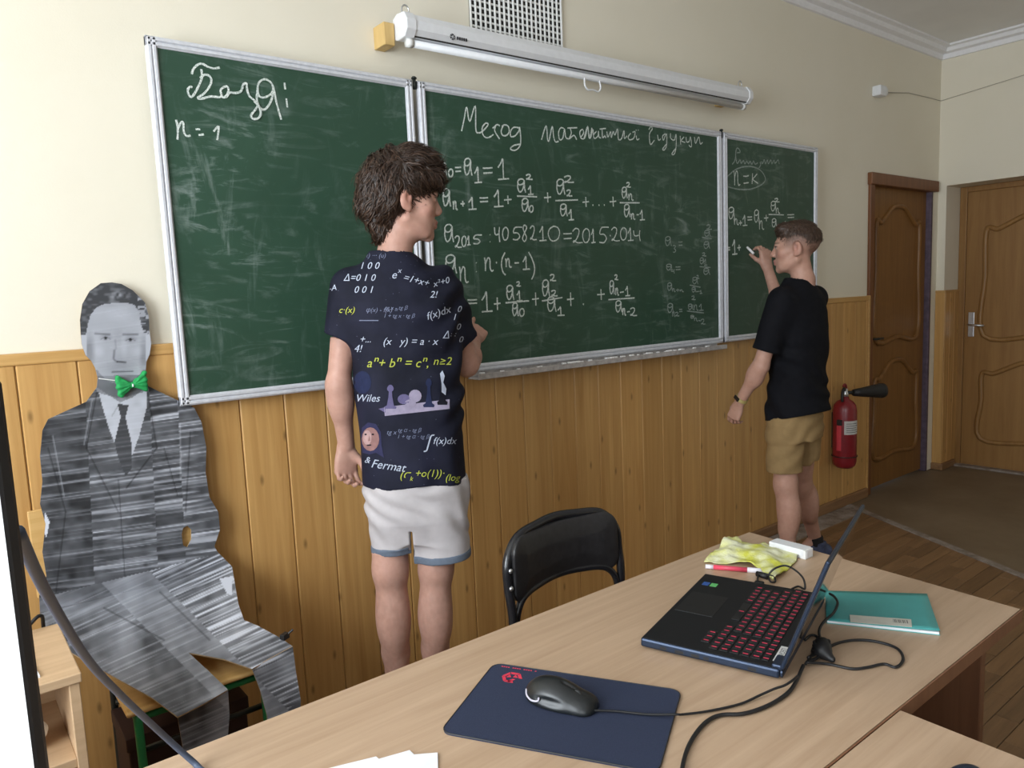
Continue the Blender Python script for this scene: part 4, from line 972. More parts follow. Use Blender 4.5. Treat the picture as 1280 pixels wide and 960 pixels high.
for q in (.014, .022): bx('mode_button', 'mouse_grey', (q - .003, -.003, .0275), (q + .003, .003, .0315 - (q - .014) * .25), ms, .0012, local=True)
for sg in (1, -1):
    m = MB(); m.tube(spline([(-.052, sg * .012, .016), (-.046, sg * .022, .012), (-.034, sg * .0295, .010), (-.022, sg * .0305, .012), (-.020, sg * .0300, .018)], 5), .0016, 6); m.build('accent_strip', 'mouse_grey', ms, True, local=True)
# cables
def desk_cable(owner, name, px, r=.0026, mat='cable_black'):
    pts_ = [np.array(on_desk(p[0], p[1], r + .0009 + (p[2] if len(p) > 2 else 0))) for p in px]
    c_ = MB(); c_.tube(spline(pts_, 7), r, 8); return c_.build(name, mat, owner, True)
desk_cable(ms, 'mouse_cable', [(738, 888, .006), (770, 889, .0035), (810, 893, .0035), (845, 893, .006), (854, 893, .003), (885, 889, .0005), (925, 880, .0005), (950, 869, .003), (968, 861, .008), (980, 857, .010), (990, 851, .013), (997, 845, .014)], .002)
pg = thing('power_plug', 'black plug with a tangle of cords beside the laptop hinge', 'plug', (1.194, .660, DZT))
s_ = SDF(); s_.ell((0, 0, .018), (.022, .015, .0155), frame((.3, -.95, 0)), .01).cone((-.008, -.010, .012), (-.012, -.026, .008), .011, .006, .012)
s_.plane((0, 0, .0006), (0, 0, -1), .002); V, F = s_.mesh(.0025); link('plug_body', np_mesh('plug_body', V, F), 'cable_black', pg, local=True)
m = MB()
for a in range(4): m.tube([(.020 * math.cos(t_) * (1 - .06 * a), .014 * math.sin(t_) * (1 - .06 * a), .012 + .004 * a + .003 * math.sin(2 * t_ + a)) for t_ in [j * math.pi / 9 for j in range(18)]], .0024, 6, closed=True)
tag(m.build('cord_coil', 'cable_black', pg, True, local=True), kind='stuff')
desk_cable(pg, 'power_cord', [(855, 985), (853, 960), (862, 930), (880, 905), (900, 894), (930, 892), (960, 882), (985, 866), (996, 850), (1004, 832, .004)], .0032)
desk_cable(pg, 'charger_cord', [(1008, 828, .006), (1035, 830), (1065, 836), (1085, 834), (1105, 830), (1120, 834), (1129, 824), (1122, 811), (1100, 803), (1075, 800), (1050, 803), (1030, 812), (1018, 818, .004), (1010, 822, .01)], .0026)
desk_cable(pg, 'signal_cord', [(1008, 828, .006), (1022, 822, .004), (1031, 812, .006), (1026, 800, .006), (1024, 788, .008), (1030, 777, .0115), (1042, 766, .0115), (1047, 754, .0125), (1043, 746, .0125), (1037, 742, .0125)], .0026)
desk_cable(pg, 'spare_cord', [(1006, 800, .003), (1014, 794, .003), (1022, 797, .003), (1020, 808, .003), (1014, 820, .005), (1007, 830, .006)], .0024)
ub = thing('usb_cable', 'black cable looping up behind the laptop by the red marker', 'cable', on_desk(948, 726))
desk_cable(ub, 'cord', [(990, 736, .002), (998, 733, .002), (1006, 736, .004), (1004, 723, .02), (993, 712, .03), (981, 707, .032), (968, 711, .026), (961, 719, .012), (963, 727, .004), (969, 727, .003), (967, 721, .006), (956, 717, .010)], .0022)
m = MB(); m.tube([on_desk(946, 717, .006), on_desk(960, 721, .006)], [.006, .0075], 10); m.build('plug_body', 'cable_black', ub, True)
m = MB(); m.tube(spline([on_desk(948, 719, .006), on_desk(947, 724, .006), on_desk(948, 727, .008), on_desk(948, 730, .010)], 5), .0022, 8); m.build('lead', 'cable_black', ub, True)
m = MB(); m.box((-.007, -.010, -.004), (.007, .010, .004), Matrix.Translation(Vector(on_desk(949, 729, .011))) @ Matrix.Rotation(LR, 4, 'Z'), .0025); m.build('strain_relief', 'cable_black', ub)
# notebook
N4 = [on_desk(1032, 742), on_desk(1158, 746), on_desk(1174, 794), on_desk(1034, 779)]
nb = thing('notebook', 'teal exercise book lying right of the laptop lid', 'notebook', (*(sum(N4) / 4)[:2], DZT))
m = MB(); m.prism([np.array([p[0], p[1], DZT + .0012]) for p in N4], (0, 0, .0045)); m.build('pages', 'paper', nb)
cov = MB(); ctr = sum(N4) / 4
e4 = [ctr + (p - ctr) * 1.012 for p in N4]
cov.prism([np.array([p[0], p[1], DZT + .0000]) for p in e4], (0, 0, .0012)); cov.build('back_cover', 'notebook_teal', nb)
nn = 10; v = []; f = []
for i in range(nn + 1):
    for j in range(nn + 1):
        a, b = i / nn, j / nn; p = (e4[0] * (1 - a) + e4[1] * a) * (1 - b) + (e4[3] * (1 - a) + e4[2] * a) * b
        lift = .0058 + .003 * (a ** 2) * (b ** 2); v += [(p[0], p[1], DZT + lift)]
for i in range(nn):
    for j in range(nn): q = i * (nn + 1) + j; f.append((q, q + 1, q + nn + 2, q + nn + 1))
me = mesh_data('front_cover', v, f, True); fc = link('front_cover', me, 'notebook_teal', nb)
sol = fc.modifiers.new('thickness', 'SOLIDIFY'); sol.thickness = .0008; sol.offset = 1
def cover_pt(px, py, dz):
    p = on_desk(px, py, .010); return np.array([p[0], p[1], DZT + .0088 + dz])
lb = [cover_pt(1062, 768, .0), cover_pt(1139, 774, .0005), cover_pt(1140, 784, .001), cover_pt(1063, 777, .0)]
m = MB(); m.prism(lb, (0, 0, .0006)); lab = m.build('title_label', 'label_cream', fc)
m = MB(); u_ = lb[1] - lb[0]; w_ = lb[3] - lb[0]
for q in range(11):
    a0 = .70 + q * .022; a1 = a0 + (.006, .012, .008)[q % 3]
    m.prism([lb[0] + u_ * a0 + w_ * .18 + (0, 0, .0007), lb[0] + u_ * a1 + w_ * .18 + (0, 0, .0007), lb[0] + u_ * a1 + w_ * .8 + (0, 0, .0007), lb[0] + u_ * a0 + w_ * .8 + (0, 0, .0007)], (0, 0, .0002))
tag(m.build('barcode', 'print_dark', lab), kind='stuff')
# yellow cloth
ol = [(880, 704), (898, 690), (915, 674), (928, 681), (945, 681), (965, 686), (985, 690), (999, 693), (995, 703), (985, 713), (975, 722), (966, 728), (955, 722), (948, 713), (925, 707), (900, 706)]
W2 = [on_desk(*p)[:2] for p in ol]; V, F = cdt_fill([tuple(p) for p in W2], .006)
cent = V.mean(0); P3 = np.c_[V * 26, np.zeros(len(V))]
bd = np.array(W2); edge = np.min(np.linalg.norm(V[:, None, :] - np.repeat(bd, 1, 0)[None], axis=2), 1)
z = .008 + .008 * vnoise(P3) + .004 * vnoise(P3 * 2.3 + 7) + .010 * np.clip(edge / .05, 0, 1); z = np.maximum(z, .0025)
me = mesh_data('yellow_cloth', np.c_[V, z + DZT], F, True); yc = link('yellow_cloth', me, 'yellow_cloth', None, base=(*cent, DZT)); tag(yc, 'crumpled yellow cleaning cloth dusted with chalk', 'cloth')
sol = yc.modifiers.new('thickness', 'SOLIDIFY'); sol.thickness = .0022
# red pen
pa, pb_ = on_desk(882, 708, .006), on_desk(955, 714, .006); dv = (pb_ - pa)
pen = thing('marker_pen', 'red marker with white ends lying in front of the yellow cloth', 'pen', (*pa[:2], DZT))
for nm, a, b, r_, mt in (('end_cap', 0, .14, .0052, 'pen_white'), ('barrel', .14, .72, .0056, 'pen_red'), ('cap', .72, 1.0, .0062, 'pen_white')):
    m = MB(); m.tube([pa + dv * a, pa + dv * b], r_, 14); m.build(nm, mt, pen, True)
# white chalk box
ba, bb = on_desk(962, 688), on_desk(1007, 700); e_ = (bb - ba); e_ /= np.linalg.norm(e_); nrm = np.array([-e_[1], e_[0], 0])
if nrm[0] < 0: nrm = -nrm
bxl = thing('chalk_box', 'white rectangular chalk box behind the yellow cloth', 'box', ba)
MX = Matrix(((e_[0], nrm[0], 0, ba[0]), (e_[1], nrm[1], 0, ba[1]), (0, 0, 1, DZT), (0, 0, 0, 1))); Lb = np.linalg.norm(bb - ba)
MB().box((0, 0, 0), (Lb, .034, .022), MX, .0012).build('carton', 'white_matte', bxl)
MB().box((-.001, -.001, .008), (Lb - .006, .035, .0235), MX, .0012).build('sleeve', 'white_plastic', bxl)
MB().box((Lb - .003, .004, .003), (Lb + .0008, .030, .020), MX, .0005).build('end_flap', 'paper', bxl)
# papers at the lower edge, dark case on the second desk
for i, (q, r_) in enumerate((([(405, 962), (470, 946), (520, 985), (440, 1010)], 0), ([(470, 950), (512, 938), (560, 985), (505, 1000)], 1), ([(512, 944), (547, 941), (548, 985), (510, 985)], 2))):
    m = MB(); m.prism([on_desk(*p, .0006 + .0008 * r_) for p in q], (0, 0, .0006)); c0 = sum(on_desk(*p) for p in q) / 4
    tag(m.build('paper_sheet', 'paper', None, base=(c0[0], c0[1], DZT)), ('white paper sheet lowest in the loose pile at the bottom edge', 'white paper sheet crossing the middle of the loose pile', 'small white slip on top of the loose paper pile')[i], 'paper', 'loose papers at the bottom edge')
s_ = SDF(); pc = on_desk(1206, 984); s_.ell((pc[0], pc[1], DZT + .012), (.030, .018, .016), frame((.3, 1, 0)), .01); s_.plane((0, 0, DZT + .0005), (0, 0, -1), .002)
V, F = s_.mesh(.003); tag(link('dark_case', np_mesh('dark_case', V, F), 'laptop_blue', None, base=(pc[0], pc[1], DZT)), 'small dark rounded case on the second desk at the bottom edge', 'case')

# ================================================================== FIRE EXTINGUISHER
EX, EY = 4.325, 2.253
fe = thing('fire_extinguisher', 'red fire extinguisher with black horn hung on the panelling', 'fire extinguisher', (EX, EY, .28))
m = MB(); m.lathe([(.001, 0), (.045, .004), (.062, .02), (.068, .045), (.068, .36), (.062, .39), (.045, .412), (.024, .424), (.022, .44), (.001, .44)], 28, Matrix.Translation((EX, EY, .283))); m.build('cylinder', 'ext_red', fe, True)
m = MB(); m.lathe([(.018, 0), (.02, .02), (.016, .03), (.016, .05), (.001, .052)], 16, Matrix.Translation((EX, EY, .72))); m.build('valve', 'steel', fe, True)
m = MB(); m.tube(spline([(EX, EY, .755), (EX - .03, EY - .01, .775), (EX - .055, EY - .015, .765), (EX - .068, EY - .018, .73), (EX - .066, EY - .018, .70)], 5), .0085, 8); m.build('carry_handle', 'black_rubber', fe, True)
m = MB(); m.tube(spline([(EX + .01, EY, .765), (EX - .01, EY - .01, .79), (EX - .03, EY - .012, .80), (EX - .05, EY - .015, .79)], 5), .007, 8); m.build('lever', 'ext_red', fe, True)
m = MB(); m.tube([(EX + .015, EY - .005, .745), (EX + .06, EY - .03, .742)], .011, 12); m.build('horn_joint', 'dark_metal', fe, True)
m = MB(); m.tube([(EX + .05, EY - .025, .742), (EX + .09, EY - .045, .741), (EX + .22, EY - .11, .742), (EX + .235, EY - .117, .742)], [.020, .026, .046, .044], 20); m.build('horn', 'black_rubber', fe, True)
def cyl_patch(r, a0, a1, z0, z1):
    m_ = MB(); n_ = 12; v_ = []
    for i in range(n_ + 1):
        a = math.radians(a0 + (a1 - a0) * i / n_)
        for zz in (z0, z1): v_.append((EX + r * math.cos(a), EY + r * math.sin(a), zz))
    return m_.raw(v_, [(2 * i, 2 * i + 2, 2 * i + 3, 2 * i + 1) for i in range(n_)])
lbx = cyl_patch(.0687, 205, 300, .50, .582).build('paper_label', 'label_white', fe, True)
m = MB()
for q in range(5): m2 = cyl_patch(.0692, 215, 285 - q * 7 % 20, .512 + q * .013, .515 + q * .013); m.raw(m2.v, m2.f)
tag(m.build('label_lines', 'print_dark', lbx), kind='stuff')
cyl_patch(.0702, 168, 192, .40, .555).build('red_tag', 'ext_tag', fe, True)
bx('tag_clip', 'black_rubber', (EX - .078, EY - .018, .555), (EX - .060, EY + .010, .59), fe, .003)
m = MB(); m.tube([(EX + .072 * math.cos(a), EY + .072 * math.sin(a), .36) for a in np.linspace(0, 2 * math.pi, 28)[:-1]], .003, 6, closed=True); m.box((EX - .006, EY + .066, .40), (EX + .012, YP, .62)); m.build('wall_bracket', 'dark_metal', fe, False)

# ================================================================== CARDBOARD FIGURE OF A SEATED MAN
cu_ = thing('cardboard_figure', 'life-size grey printed cardboard cut-out of a seated man in a suit', 'cardboard cutout', (.42, 2.15, .47))
A_q, A_n = np.array([.4, 2.3075, 1.13]), np.array([0, 1, -.05])
foldA = [at_plane(p, A_q, A_n) for p in ((50, 766), (290, 708))]; zf = (foldA[0][2] + foldA[1][2]) / 2
yf = 2.3075 + (zf - 1.13) * .05
B_q = np.array([.4, yf, zf]); knee = np.array([.4, 1.862, .492]); dB_ = knee - B_q; B_n = np.array([0, dB_[2], -dB_[1]])
C_q = knee; C_n = np.array([0, 1, -.10])
outA = [(140, 353), (126, 354), (112, 364), (103, 380), (100, 400), (101, 418), (102, 430), (107, 444), (114, 451), (119, 460), (122, 472), (121, 484), (108, 502), (84, 513), (60, 524), (53, 538), (50, 570), (53, 602), (50, 630), (57, 655), (53, 690), (58, 720), (49, 745), (50, 766),
        (110, 751.5), (170, 737), (230, 722.5), (290, 708), (272, 690), (268, 683), (275, 662), (273, 640), (262, 622), (257, 590), (258, 560), (252, 528), (243, 510), (215, 497), (196, 488), (184, 482), (182, 466), (183, 452), (187, 443), (189, 430), (187, 415), (186, 395), (181, 378), (166, 363), (152, 355)]
holeA = [(227, 668), (229, 660), (234, 657), (239, 662), (239, 674), (234, 684), (229, 682)]
outB = [(50, 766), (58, 788), (80, 810), (110, 828), (150, 850), (190, 872), (222, 896), (254, 880), (285, 862), (262, 840), (236, 816), (243, 817), (280, 824), (315, 836), (340, 822), (366, 808), (350, 797), (322, 782), (305, 775), (298, 755), (290, 708), (230, 722.5), (170, 737), (110, 751.5)]
outC1 = [(222, 896), (254, 880), (285, 862), (287, 895), (284, 930), (284, 1060), (236, 1090), (233, 960), (227, 925)]
outC2 = [(315, 836), (340, 822), (366, 808), (370, 840), (376, 875), (372, 990), (338, 1010), (334, 895), (325, 862)]
rsn = np.random.RandomState(2)
rowv = rsn.rand(4, 900); rowf = rsn.rand(4, 2400)
def ink(U):
    """printed greys as a function of the photo-plane coordinates"""
    x, y = U[:, 0], U[:, 1]; n = len(x)
    P = np.c_[x / 9, y / 9, np.zeros(n)]
    sl = (y - 500) * .05
    lapz = y > 745 - .25 * (x - 60)
    tile = np.where(lapz, np.digitize(x - .80 * (y - 735 + .25 * (x - 60)), [118, 178]), np.digitize(x - sl, [107, 187, 222]))
    yy = np.where(lapz, y + .45 * x, y + .14 * x)
    def rows(tab, t_, v_):
        i0 = np.clip(np.floor(v_), 0, tab.shape[1] - 2).astype(int); fr_ = np.clip(v_ - i0, 0, 1); return tab[t_, i0] * (1 - fr_) + tab[t_, i0 + 1] * fr_
    stripe = rows(rowf, tile, yy / 1.9)
    st2 = rows(rowv, (tile + 1) % 4, yy / 3.4)
    brk = np.clip(vnoise(np.c_[x / 55, yy / 2.2, np.full(n, 3.) + tile * 9]) * 1.2 + .45, 0, 1)
    g = np.array([.045, .075, .05, .085])[tile] + .03 * vnoise(P)
    amp = np.where(tile == 1, np.where(lapz, .16, .62), np.where(tile == 0, .26, np.where(lapz, .80, .58)))
    g = g + amp * (np.maximum(stripe, st2 * .9) ** 3) * brk + .05 * np.clip(vnoise(P * .3 + 3), 0, 1) + np.where(lapz & (tile == 1), .06, 0)
    lap = y > 745 - .25 * (x - 60)
    g = np.where(lap, g * 1.25 + .04 + .16 * np.clip(vnoise(np.c_[x / 40, y / 40, np.full(n, 8.)]), 0, 1), g)
    def poly(pts):
        ins = np.zeros(n, bool); L = np.array(pts, float)
        for i in range(len(L)):
            (x1, y1), (x2, y2) = L[i], L[(i + 1) % len(L)]
            if y1 == y2: continue
            ins ^= ((y < y1) != (y < y2)) & (x < (x2 - x1) * (y - y1) / (y2 - y1) + x1)
        return ins
    def blob(cx, cy, rx, ry, hard=1.0): return np.clip((1.4 - np.hypot((x - cx) / rx, (y - cy) / ry)) * hard, 0, 1)
    def line(x1, y1, x2, y2, w_):
        d = np.array([x2 - x1, y2 - y1]); t = np.clip(((x - x1) * d[0] + (y - y1) * d[1]) / (d @ d), 0, 1)
        return np.clip(1.3 - np.hypot(x - x1 - t * d[0], y - y1 - t * d[1]) / w_, 0, 1)
    # jacket drawing
    for L in ((122, 486, 108, 560, 1.2), (108, 560, 148, 640, 1.0), (184, 488, 196, 560, 1.2), (196, 560, 158, 610, 1.2), (148, 600, 156, 720, .9), (60, 560, 82, 640, 1.1), (82, 640, 70, 740, 1.0), (238, 540, 232, 640, 1.1), (205, 560, 222, 620, .8), (130, 760, 205, 800, 1.3), (200, 740, 262, 800, 1.2)):
        g = g * (1 - .55 * line(*L))
    for L in ((66, 545, 80, 620, 1.0), (225, 530, 226, 600, 1.2), (115, 500, 105, 556, .8)): g = g + .13 * line(*L)
    g = g * (1 - .6 * blob(182, 706, 3, 3)) * (1 - .6 * blob(193, 655, 3, 3))
    # shirt and tie
    sh_ = poly([(121, 480), (184, 486), (183, 510), (174, 545), (164, 572), (156, 580), (146, 560), (136, 535), (127, 505)])
    g = np.where(sh_, .50 + .06 * stripe + .04 * vnoise(P), g)
    g = np.where(line(152, 500, 140, 520, 1.0) * sh_ > .4, g * .75, g)
    ti = poly([(147, 505), (161, 506), (157, 522), (164, 552), (165, 585), (157, 596), (147, 570), (143, 552), (151, 521)])
    g = np.where(ti, .055 + .10 * (stripe ** 3), g)
    # head
    hd = poly([(140, 350), (98, 366), (95, 410), (98, 455), (122, 490), (126, 492), (150, 498), (180, 490), (192, 440), (192, 380), (165, 352)])
    face = .385 + .05 * vnoise(P * .6) + .07 * (stripe - .4) * (brk > .35)
    face = face - .14 * blob(112, 440, 6, 22) - .13 * blob(180, 445, 5, 24) - .10 * blob(150, 462, 22, 9)
    face = face + .06 * blob(152, 392, 16, 9) + .05 * blob(155, 430, 4, 16) + .05 * blob(172, 440, 7, 6) + .05 * blob(124, 440, 6, 6)
    for L, s_ in (((143, 438, 142, 448, 1.6), .18), ((147, 452, 157, 453, 1.3), .24), ((143, 450, 146, 452, 1.2), .18), ((119, 417, 137, 418, 1.5), .20), ((154, 418, 172, 418, 1.5), .20), ((140, 465, 166, 464, 1.0), .24), ((148, 471, 158, 471, 1.4), .12), ((144, 425, 145, 436, 1.4), .08)): face = face - s_ * line(*L)
    for ex_, ey_ in ((132, 423), (163, 425)):
        face = face - .10 * blob(ex_, ey_ - 1, 7, 3.5) + .07 * blob(ex_ - 3, ey_ + .5, 1.6, 1.2) + .07 * blob(ex_ + 3, ey_ + .5, 1.6, 1.2) - .28 * blob(ex_, ey_, 1.9, 1.9) - .14 * line(ex_ - 6, ey_ + 1, ex_, ey_ - 2, .7) - .14 * line(ex_, ey_ - 2, ex_ + 6, ey_ + 1, .7)
    g = np.where(hd, face, g)
    neck = poly([(118, 470), (182, 468), (184, 484), (165, 497), (150, 503), (133, 492), (121, 484)])
    g = np.where(neck, .24 + .05 * vnoise(P), g)
    jl = hd & (y > 455) & (np.hypot((x - 150) / 34, (y - 440) / 40) > 1.0) & (y > 462)
    g = np.where(jl, g * .62, g)
    hair = poly([(140, 345), (95, 360), (95, 405), (101, 418), (107, 420), (110, 405), (113, 394), (120, 385), (127, 381), (140, 379), (155, 378), (168, 381), (174, 390), (176, 405), (180, 416), (186, 417), (192, 400), (190, 375), (165, 348)])
    hv = .055 + .12 * np.clip(vnoise(np.c_[x / 7, y / 3.2, np.full(n, 1.)]), 0, 1) + .22 * blob(150, 369, 12, 4) * np.clip(vnoise(np.c_[x / 3, y / 3, np.full(n, 5.)]) + .5, 0, 1)
    hv = np.where((x > 172) & (stripe > .55), .33, hv)
    g = np.where(hair, hv, g)
    ear = (hd & (y > 418) & (y < 452) & ((x < 108) | (x > 182)))
    g = np.where(ear, .46, g)
    # torn white corners
    g = np.where(poly([(274, 723), (291, 720), (290, 744), (284, 742)]), .72, g)
    g = np.where(poly([(56, 640), (62, 652), (58, 672), (54, 664)]), .70, g)
    g = np.clip(g, .012, .8)
    return np.c_[g * .95, g * .985, g * 1.09]
def sheet(name, outl, q, n_, holes=(), step=1.4, mat='print_photo', back=.004):
    V, F = cdt_fill(outl, step, holes)
    d = np.array([ray(*p) for p in V]); t = ((q - EYEV) @ n_) / (d @ n_); W = EYEV + d * t[:, None]
    me = mesh_data(name, W, F); set_col(me, ink(V))
    o = link(name, me, [mat, 'cardboard'], cu_)
    nn_ = n_ / np.linalg.norm(n_); s_ = 1 if nn_ @ (np.array([.4, 2.1, .8]) - EYEV) > 0 else -1
    k = len(W); E_ = {}
    for f_ in F:
        for i in range(3):
            a, b = f_[i], f_[(i + 1) % 3]; E_[(a, b)] = 1
    bnd = [(a, b) for a, b in E_ if (b, a) not in E_]
    W0 = W + nn_ * s_ * .0003; W2 = W + nn_ * s_ * back
    bf = [tuple(f_[::-1]) for f_ in F]; v2 = list(W0) + list(W2)
    f2 = [tuple(i for i in f_) for f_ in F] + [tuple(i + k for i in f_) for f_ in bf] + [(b, a, a + k, b + k) for a, b in bnd]
    link('cardboard_backing', mesh_data('cardboard_backing', v2, f2), 'cardboard', o)
    return o
sheet('head_and_torso_panel', outA, A_q, A_n, [holeA], 1.25)
sheet('lap_panel', outB, B_q, B_n)
sheet('shin_panel', outC1, C_q, C_n)
sheet('shin_panel', outC2, C_q, C_n)
# binder clip at the knee
kc = at_plane((356, 797), B_q, B_n)
m = MB(); m.box((-.012, -.008, -.004), (.012, .008, .012), Matrix.Translation(Vector(kc)) @ Matrix.Rotation(.5, 4, 'Z'), .002); m.tube([kc + np.array((.008, -.002, .008)), kc + np.array((.022, -.006, .018))], .003, 6); m.build('binder_clip', 'black_rubber', cu_)
# green bow tie on an elastic
ctr = at_plane((164, 481), A_q, A_n) + np.array([0, -.012, 0])
bt = thing('bow_tie', 'green fabric bow tie tied round the neck of the cardboard figure', 'bow tie', ctr)
pxm = np.linalg.norm(at_plane((184, 481), A_q, A_n) - at_plane((164, 481), A_q, A_n)) / 20
def wing(sg, pts):
    s_ = SDF(); Pn = [np.array(((p[0] - 164) * pxm, 0, -(p[1] - 481) * pxm)) for p in pts]
    root = np.array((sg * 2 * pxm, 0, 0))
    tip = [Pn[0], (Pn[0] + Pn[1]) / 2, Pn[1]]
    for t_ in tip: s_.cone(root, t_, .0035, .0065, .006)
    s_.cone(tip[0], tip[1], .0065, .0065, .004).cone(tip[1], tip[2], .0065, .0065, .004)
    ms_ = (tip[1] + root) / 2; s_.ell(ms_, (.016, .008, .014), None, .01)
    s_.post = lambda P, d: d + .0012 * np.sin(np.arctan2(P[:, 2], np.abs(P[:, 0]) + .001) * 16)
    V, F = s_.mesh(.0022); link('bow_loop', np_mesh('bow_loop', V, F), 'bow_green', bt, local=True)
wing(-1, [(147, 470), (149, 493)]); wing(1, [(180, 466), (180, 488)])
s_ = SDF(); s_.ell((0, -.002, 0), (.0055, .007, .009), None, .004); V, F = s_.mesh(.0015); link('knot', np_mesh('knot', V, F), 'bow_green', bt, local=True)
m = MB(); m.box((-.002, -.0105, -.004), (.002, -.0085, .004), None, .0008); m.build('white_bead', 'white_plastic', bt, local=True)
e0 = at_plane((123, 473), A_q, A_n) + np.array([0, -.003, 0]); m = MB(); m.tube([e0, at_plane((148, 476), A_q, A_n) + np.array([0, -.008, 0])], .0014, 6); m.build('elastic', 'white_matte', bt)

# ================================================================== PEOPLE
class Fig:
    """figure modelled in a frame whose x runs to the right and y away as seen from the camera"""
    def __init__(s, label, P0):
        s.P0 = np.array([P0[0], P0[1], 0.0]); s.az = math.atan2(P0[0], P0[1])
        s.v = np.array([math.sin(s.az), math.cos(s.az), 0]); s.r = np.array([math.cos(s.az), -math.sin(s.az), 0])
        s.root = thing('person', label, 'person', s.P0, -s.az)
    def __call__(s, px, py, yv=0.0):
        d = ray(px, py); t = (s.P0 @ s.v + yv) / (d @ s.v); P = EYEV + d * t
        return np.array([(P - s.P0) @ s.r, yv, P[2]])
def head_sdf(S, c, fwd, sc=1.0, up=(0, 0, 1), ears=1.0):
    R = frame(fwd, up); T = lambda x, y, z: c + R @ (np.array([x, y, z]) * sc)
    E = lambda p, r, k, op='u': S.ell(T(*p), np.array(r) * sc, R, k, op)
    E((0, -.012, .035), (.074, .094, .080), .02)
    E((0, .030, -.020), (.060, .060, .086), .03)
    E((0, .028, -.066), (.051, .053, .040), .025)
    E((0, .073, -.096), (.020, .016, .017), .02)
    for sg in (1, -1):
        E((sg * .043, .052, -.022), (.022, .022, .020), .02)
        S.cone(T(sg * .054, -.005, -.055), T(sg * .03, .055, -.088), .018 * sc, .014 * sc, .02)
        E((sg * .031, .097, .003), (.017, .014, .012), .012, 's')
        E((sg * .031, .0735, .002), (.0135, .0135, .0125), .003)
        S.cone(T(sg * .018, .083, .011), T(sg * .045, .072, .010), .005 * sc, .004 * sc, .006)
    S.cone(T(-.032, .080, .022), T(.032, .080, .022), .011 * sc, .011 * sc, .015)
    S.cone(T(0, .084, .014), T(0, .1005, -.024), .0085 * sc, .0125 * sc, .012)
    for sg in (1, -1): E((sg * .011, .097, -.031), (.008, .010, .0075), .006)
    S.cone(T(-.018, .083, -.058), T(0, .0925, -.056), .0055 * sc, .0065 * sc, .006); S.cone(T(0, .0925, -.056), T(.018, .083, -.058), .0065 * sc, .0055 * sc, .006)
    S.cone(T(-.015, .082, -.0675), T(0, .0905, -.0685), .006 * sc, .007 * sc, .005); S.cone(T(0, .0905, -.0685), T(.015, .082, -.0675), .007 * sc, .006 * sc, .005)
    S.cone(T(-.02, .094, -.0625), T(.02, .094, -.0625), .0012 * sc, .0012 * sc, .003, 's')
    for sg in (1, -1):
        Re = R @ np.array(Matrix.Rotation(sg * .35, 3, 'Z') @ Matrix.Rotation(-.15, 3, 'X'))
        S.ell(T(sg * .0775, -.012, -.006), np.array((.009, .019, .031)) * sc * ears, Re, .006)
        S.ell(T(sg * .0885, -.005, .000), np.array((.009, .0105, .018)) * sc * ears, Re, .003, 's')
        S.ell(T(sg * .074, -.004, -.030), np.array((.008, .010, .011)) * sc * ears, Re, .006)
    return R, T
def hand_sdf(S, w, d, n, side, curl, sc=1.0, thumb=.5, spread=.06, index=None):
    """w wrist, d towards the knuckles, n out of the palm, side +1/-1 thumb side along cross(d,n)"""
    d = np.array(d, float); d /= np.linalg.norm(d); n = np.array(n, float); n -= d * (n @ d); n /= np.linalg.norm(n)
    t = np.cross(d, n) * side
    kn = [w + d * (.086 - .004 * abs(i - 1)) * sc + t * (.030 - .0195 * i) * sc for i in range(4)]
    for i in range(4): S.cone(w + t * (.014 - .009 * i) * sc, kn[i], .0145 * sc, .0115 * sc, .010)
    S.ell(w + d * .045 * sc + n * .004 * sc, np.array((.036, .046, .015)) * sc, np.stack([t, d, n], 1), .012)
    Ls = [.074, .081, .075, .060]; rs = [.0088, .0090, .0086, .0076]
    tips = []
    for i in range(4):
        cu = curl[i] if isinstance(curl, (list, tuple)) else curl
        L = Ls[i] * sc; sp = (1.5 - i) * spread; d0 = d * math.cos(sp) + t * math.sin(sp)
        p = kn[i]; a = 0; fr_ = (.44, .30, .26)
        for j in range(3):
            a += cu * (.85, 1.0, .7)[j]; dj = d0 * math.cos(a) + n * math.sin(a)
            q = p + dj * L * fr_[j]; r0, r1 = rs[i] * sc * (1, .93, .86)[j], rs[i] * sc * (.95, .86, .74)[j]
            S.cone(p, q, r0, r1, .0035); p = q
        tips.append(p)
    b = w + d * .022 * sc + t * .022 * sc + n * .008 * sc
    td = d * .72 + t * .60 + n * thumb * .8; td /= np.linalg.norm(td)
    p1 = b + td * .040 * sc; td2 = d * .90 + t * .15 + n * thumb; td2 /= np.linalg.norm(td2)
    p2 = p1 + td2 * .033 * sc; td3 = d * .85 - t * .12 + n * thumb * 1.2; td3 /= np.linalg.norm(td3)
    S.cone(b, p1, .0165 * sc, .0118 * sc, .010).cone(p1, p2, .0112 * sc, .0100 * sc, .004).cone(p2, p2 + td3 * .026 * sc, .0100 * sc, .0078 * sc, .004)
    return tips, p2 + td3 * .026 * sc
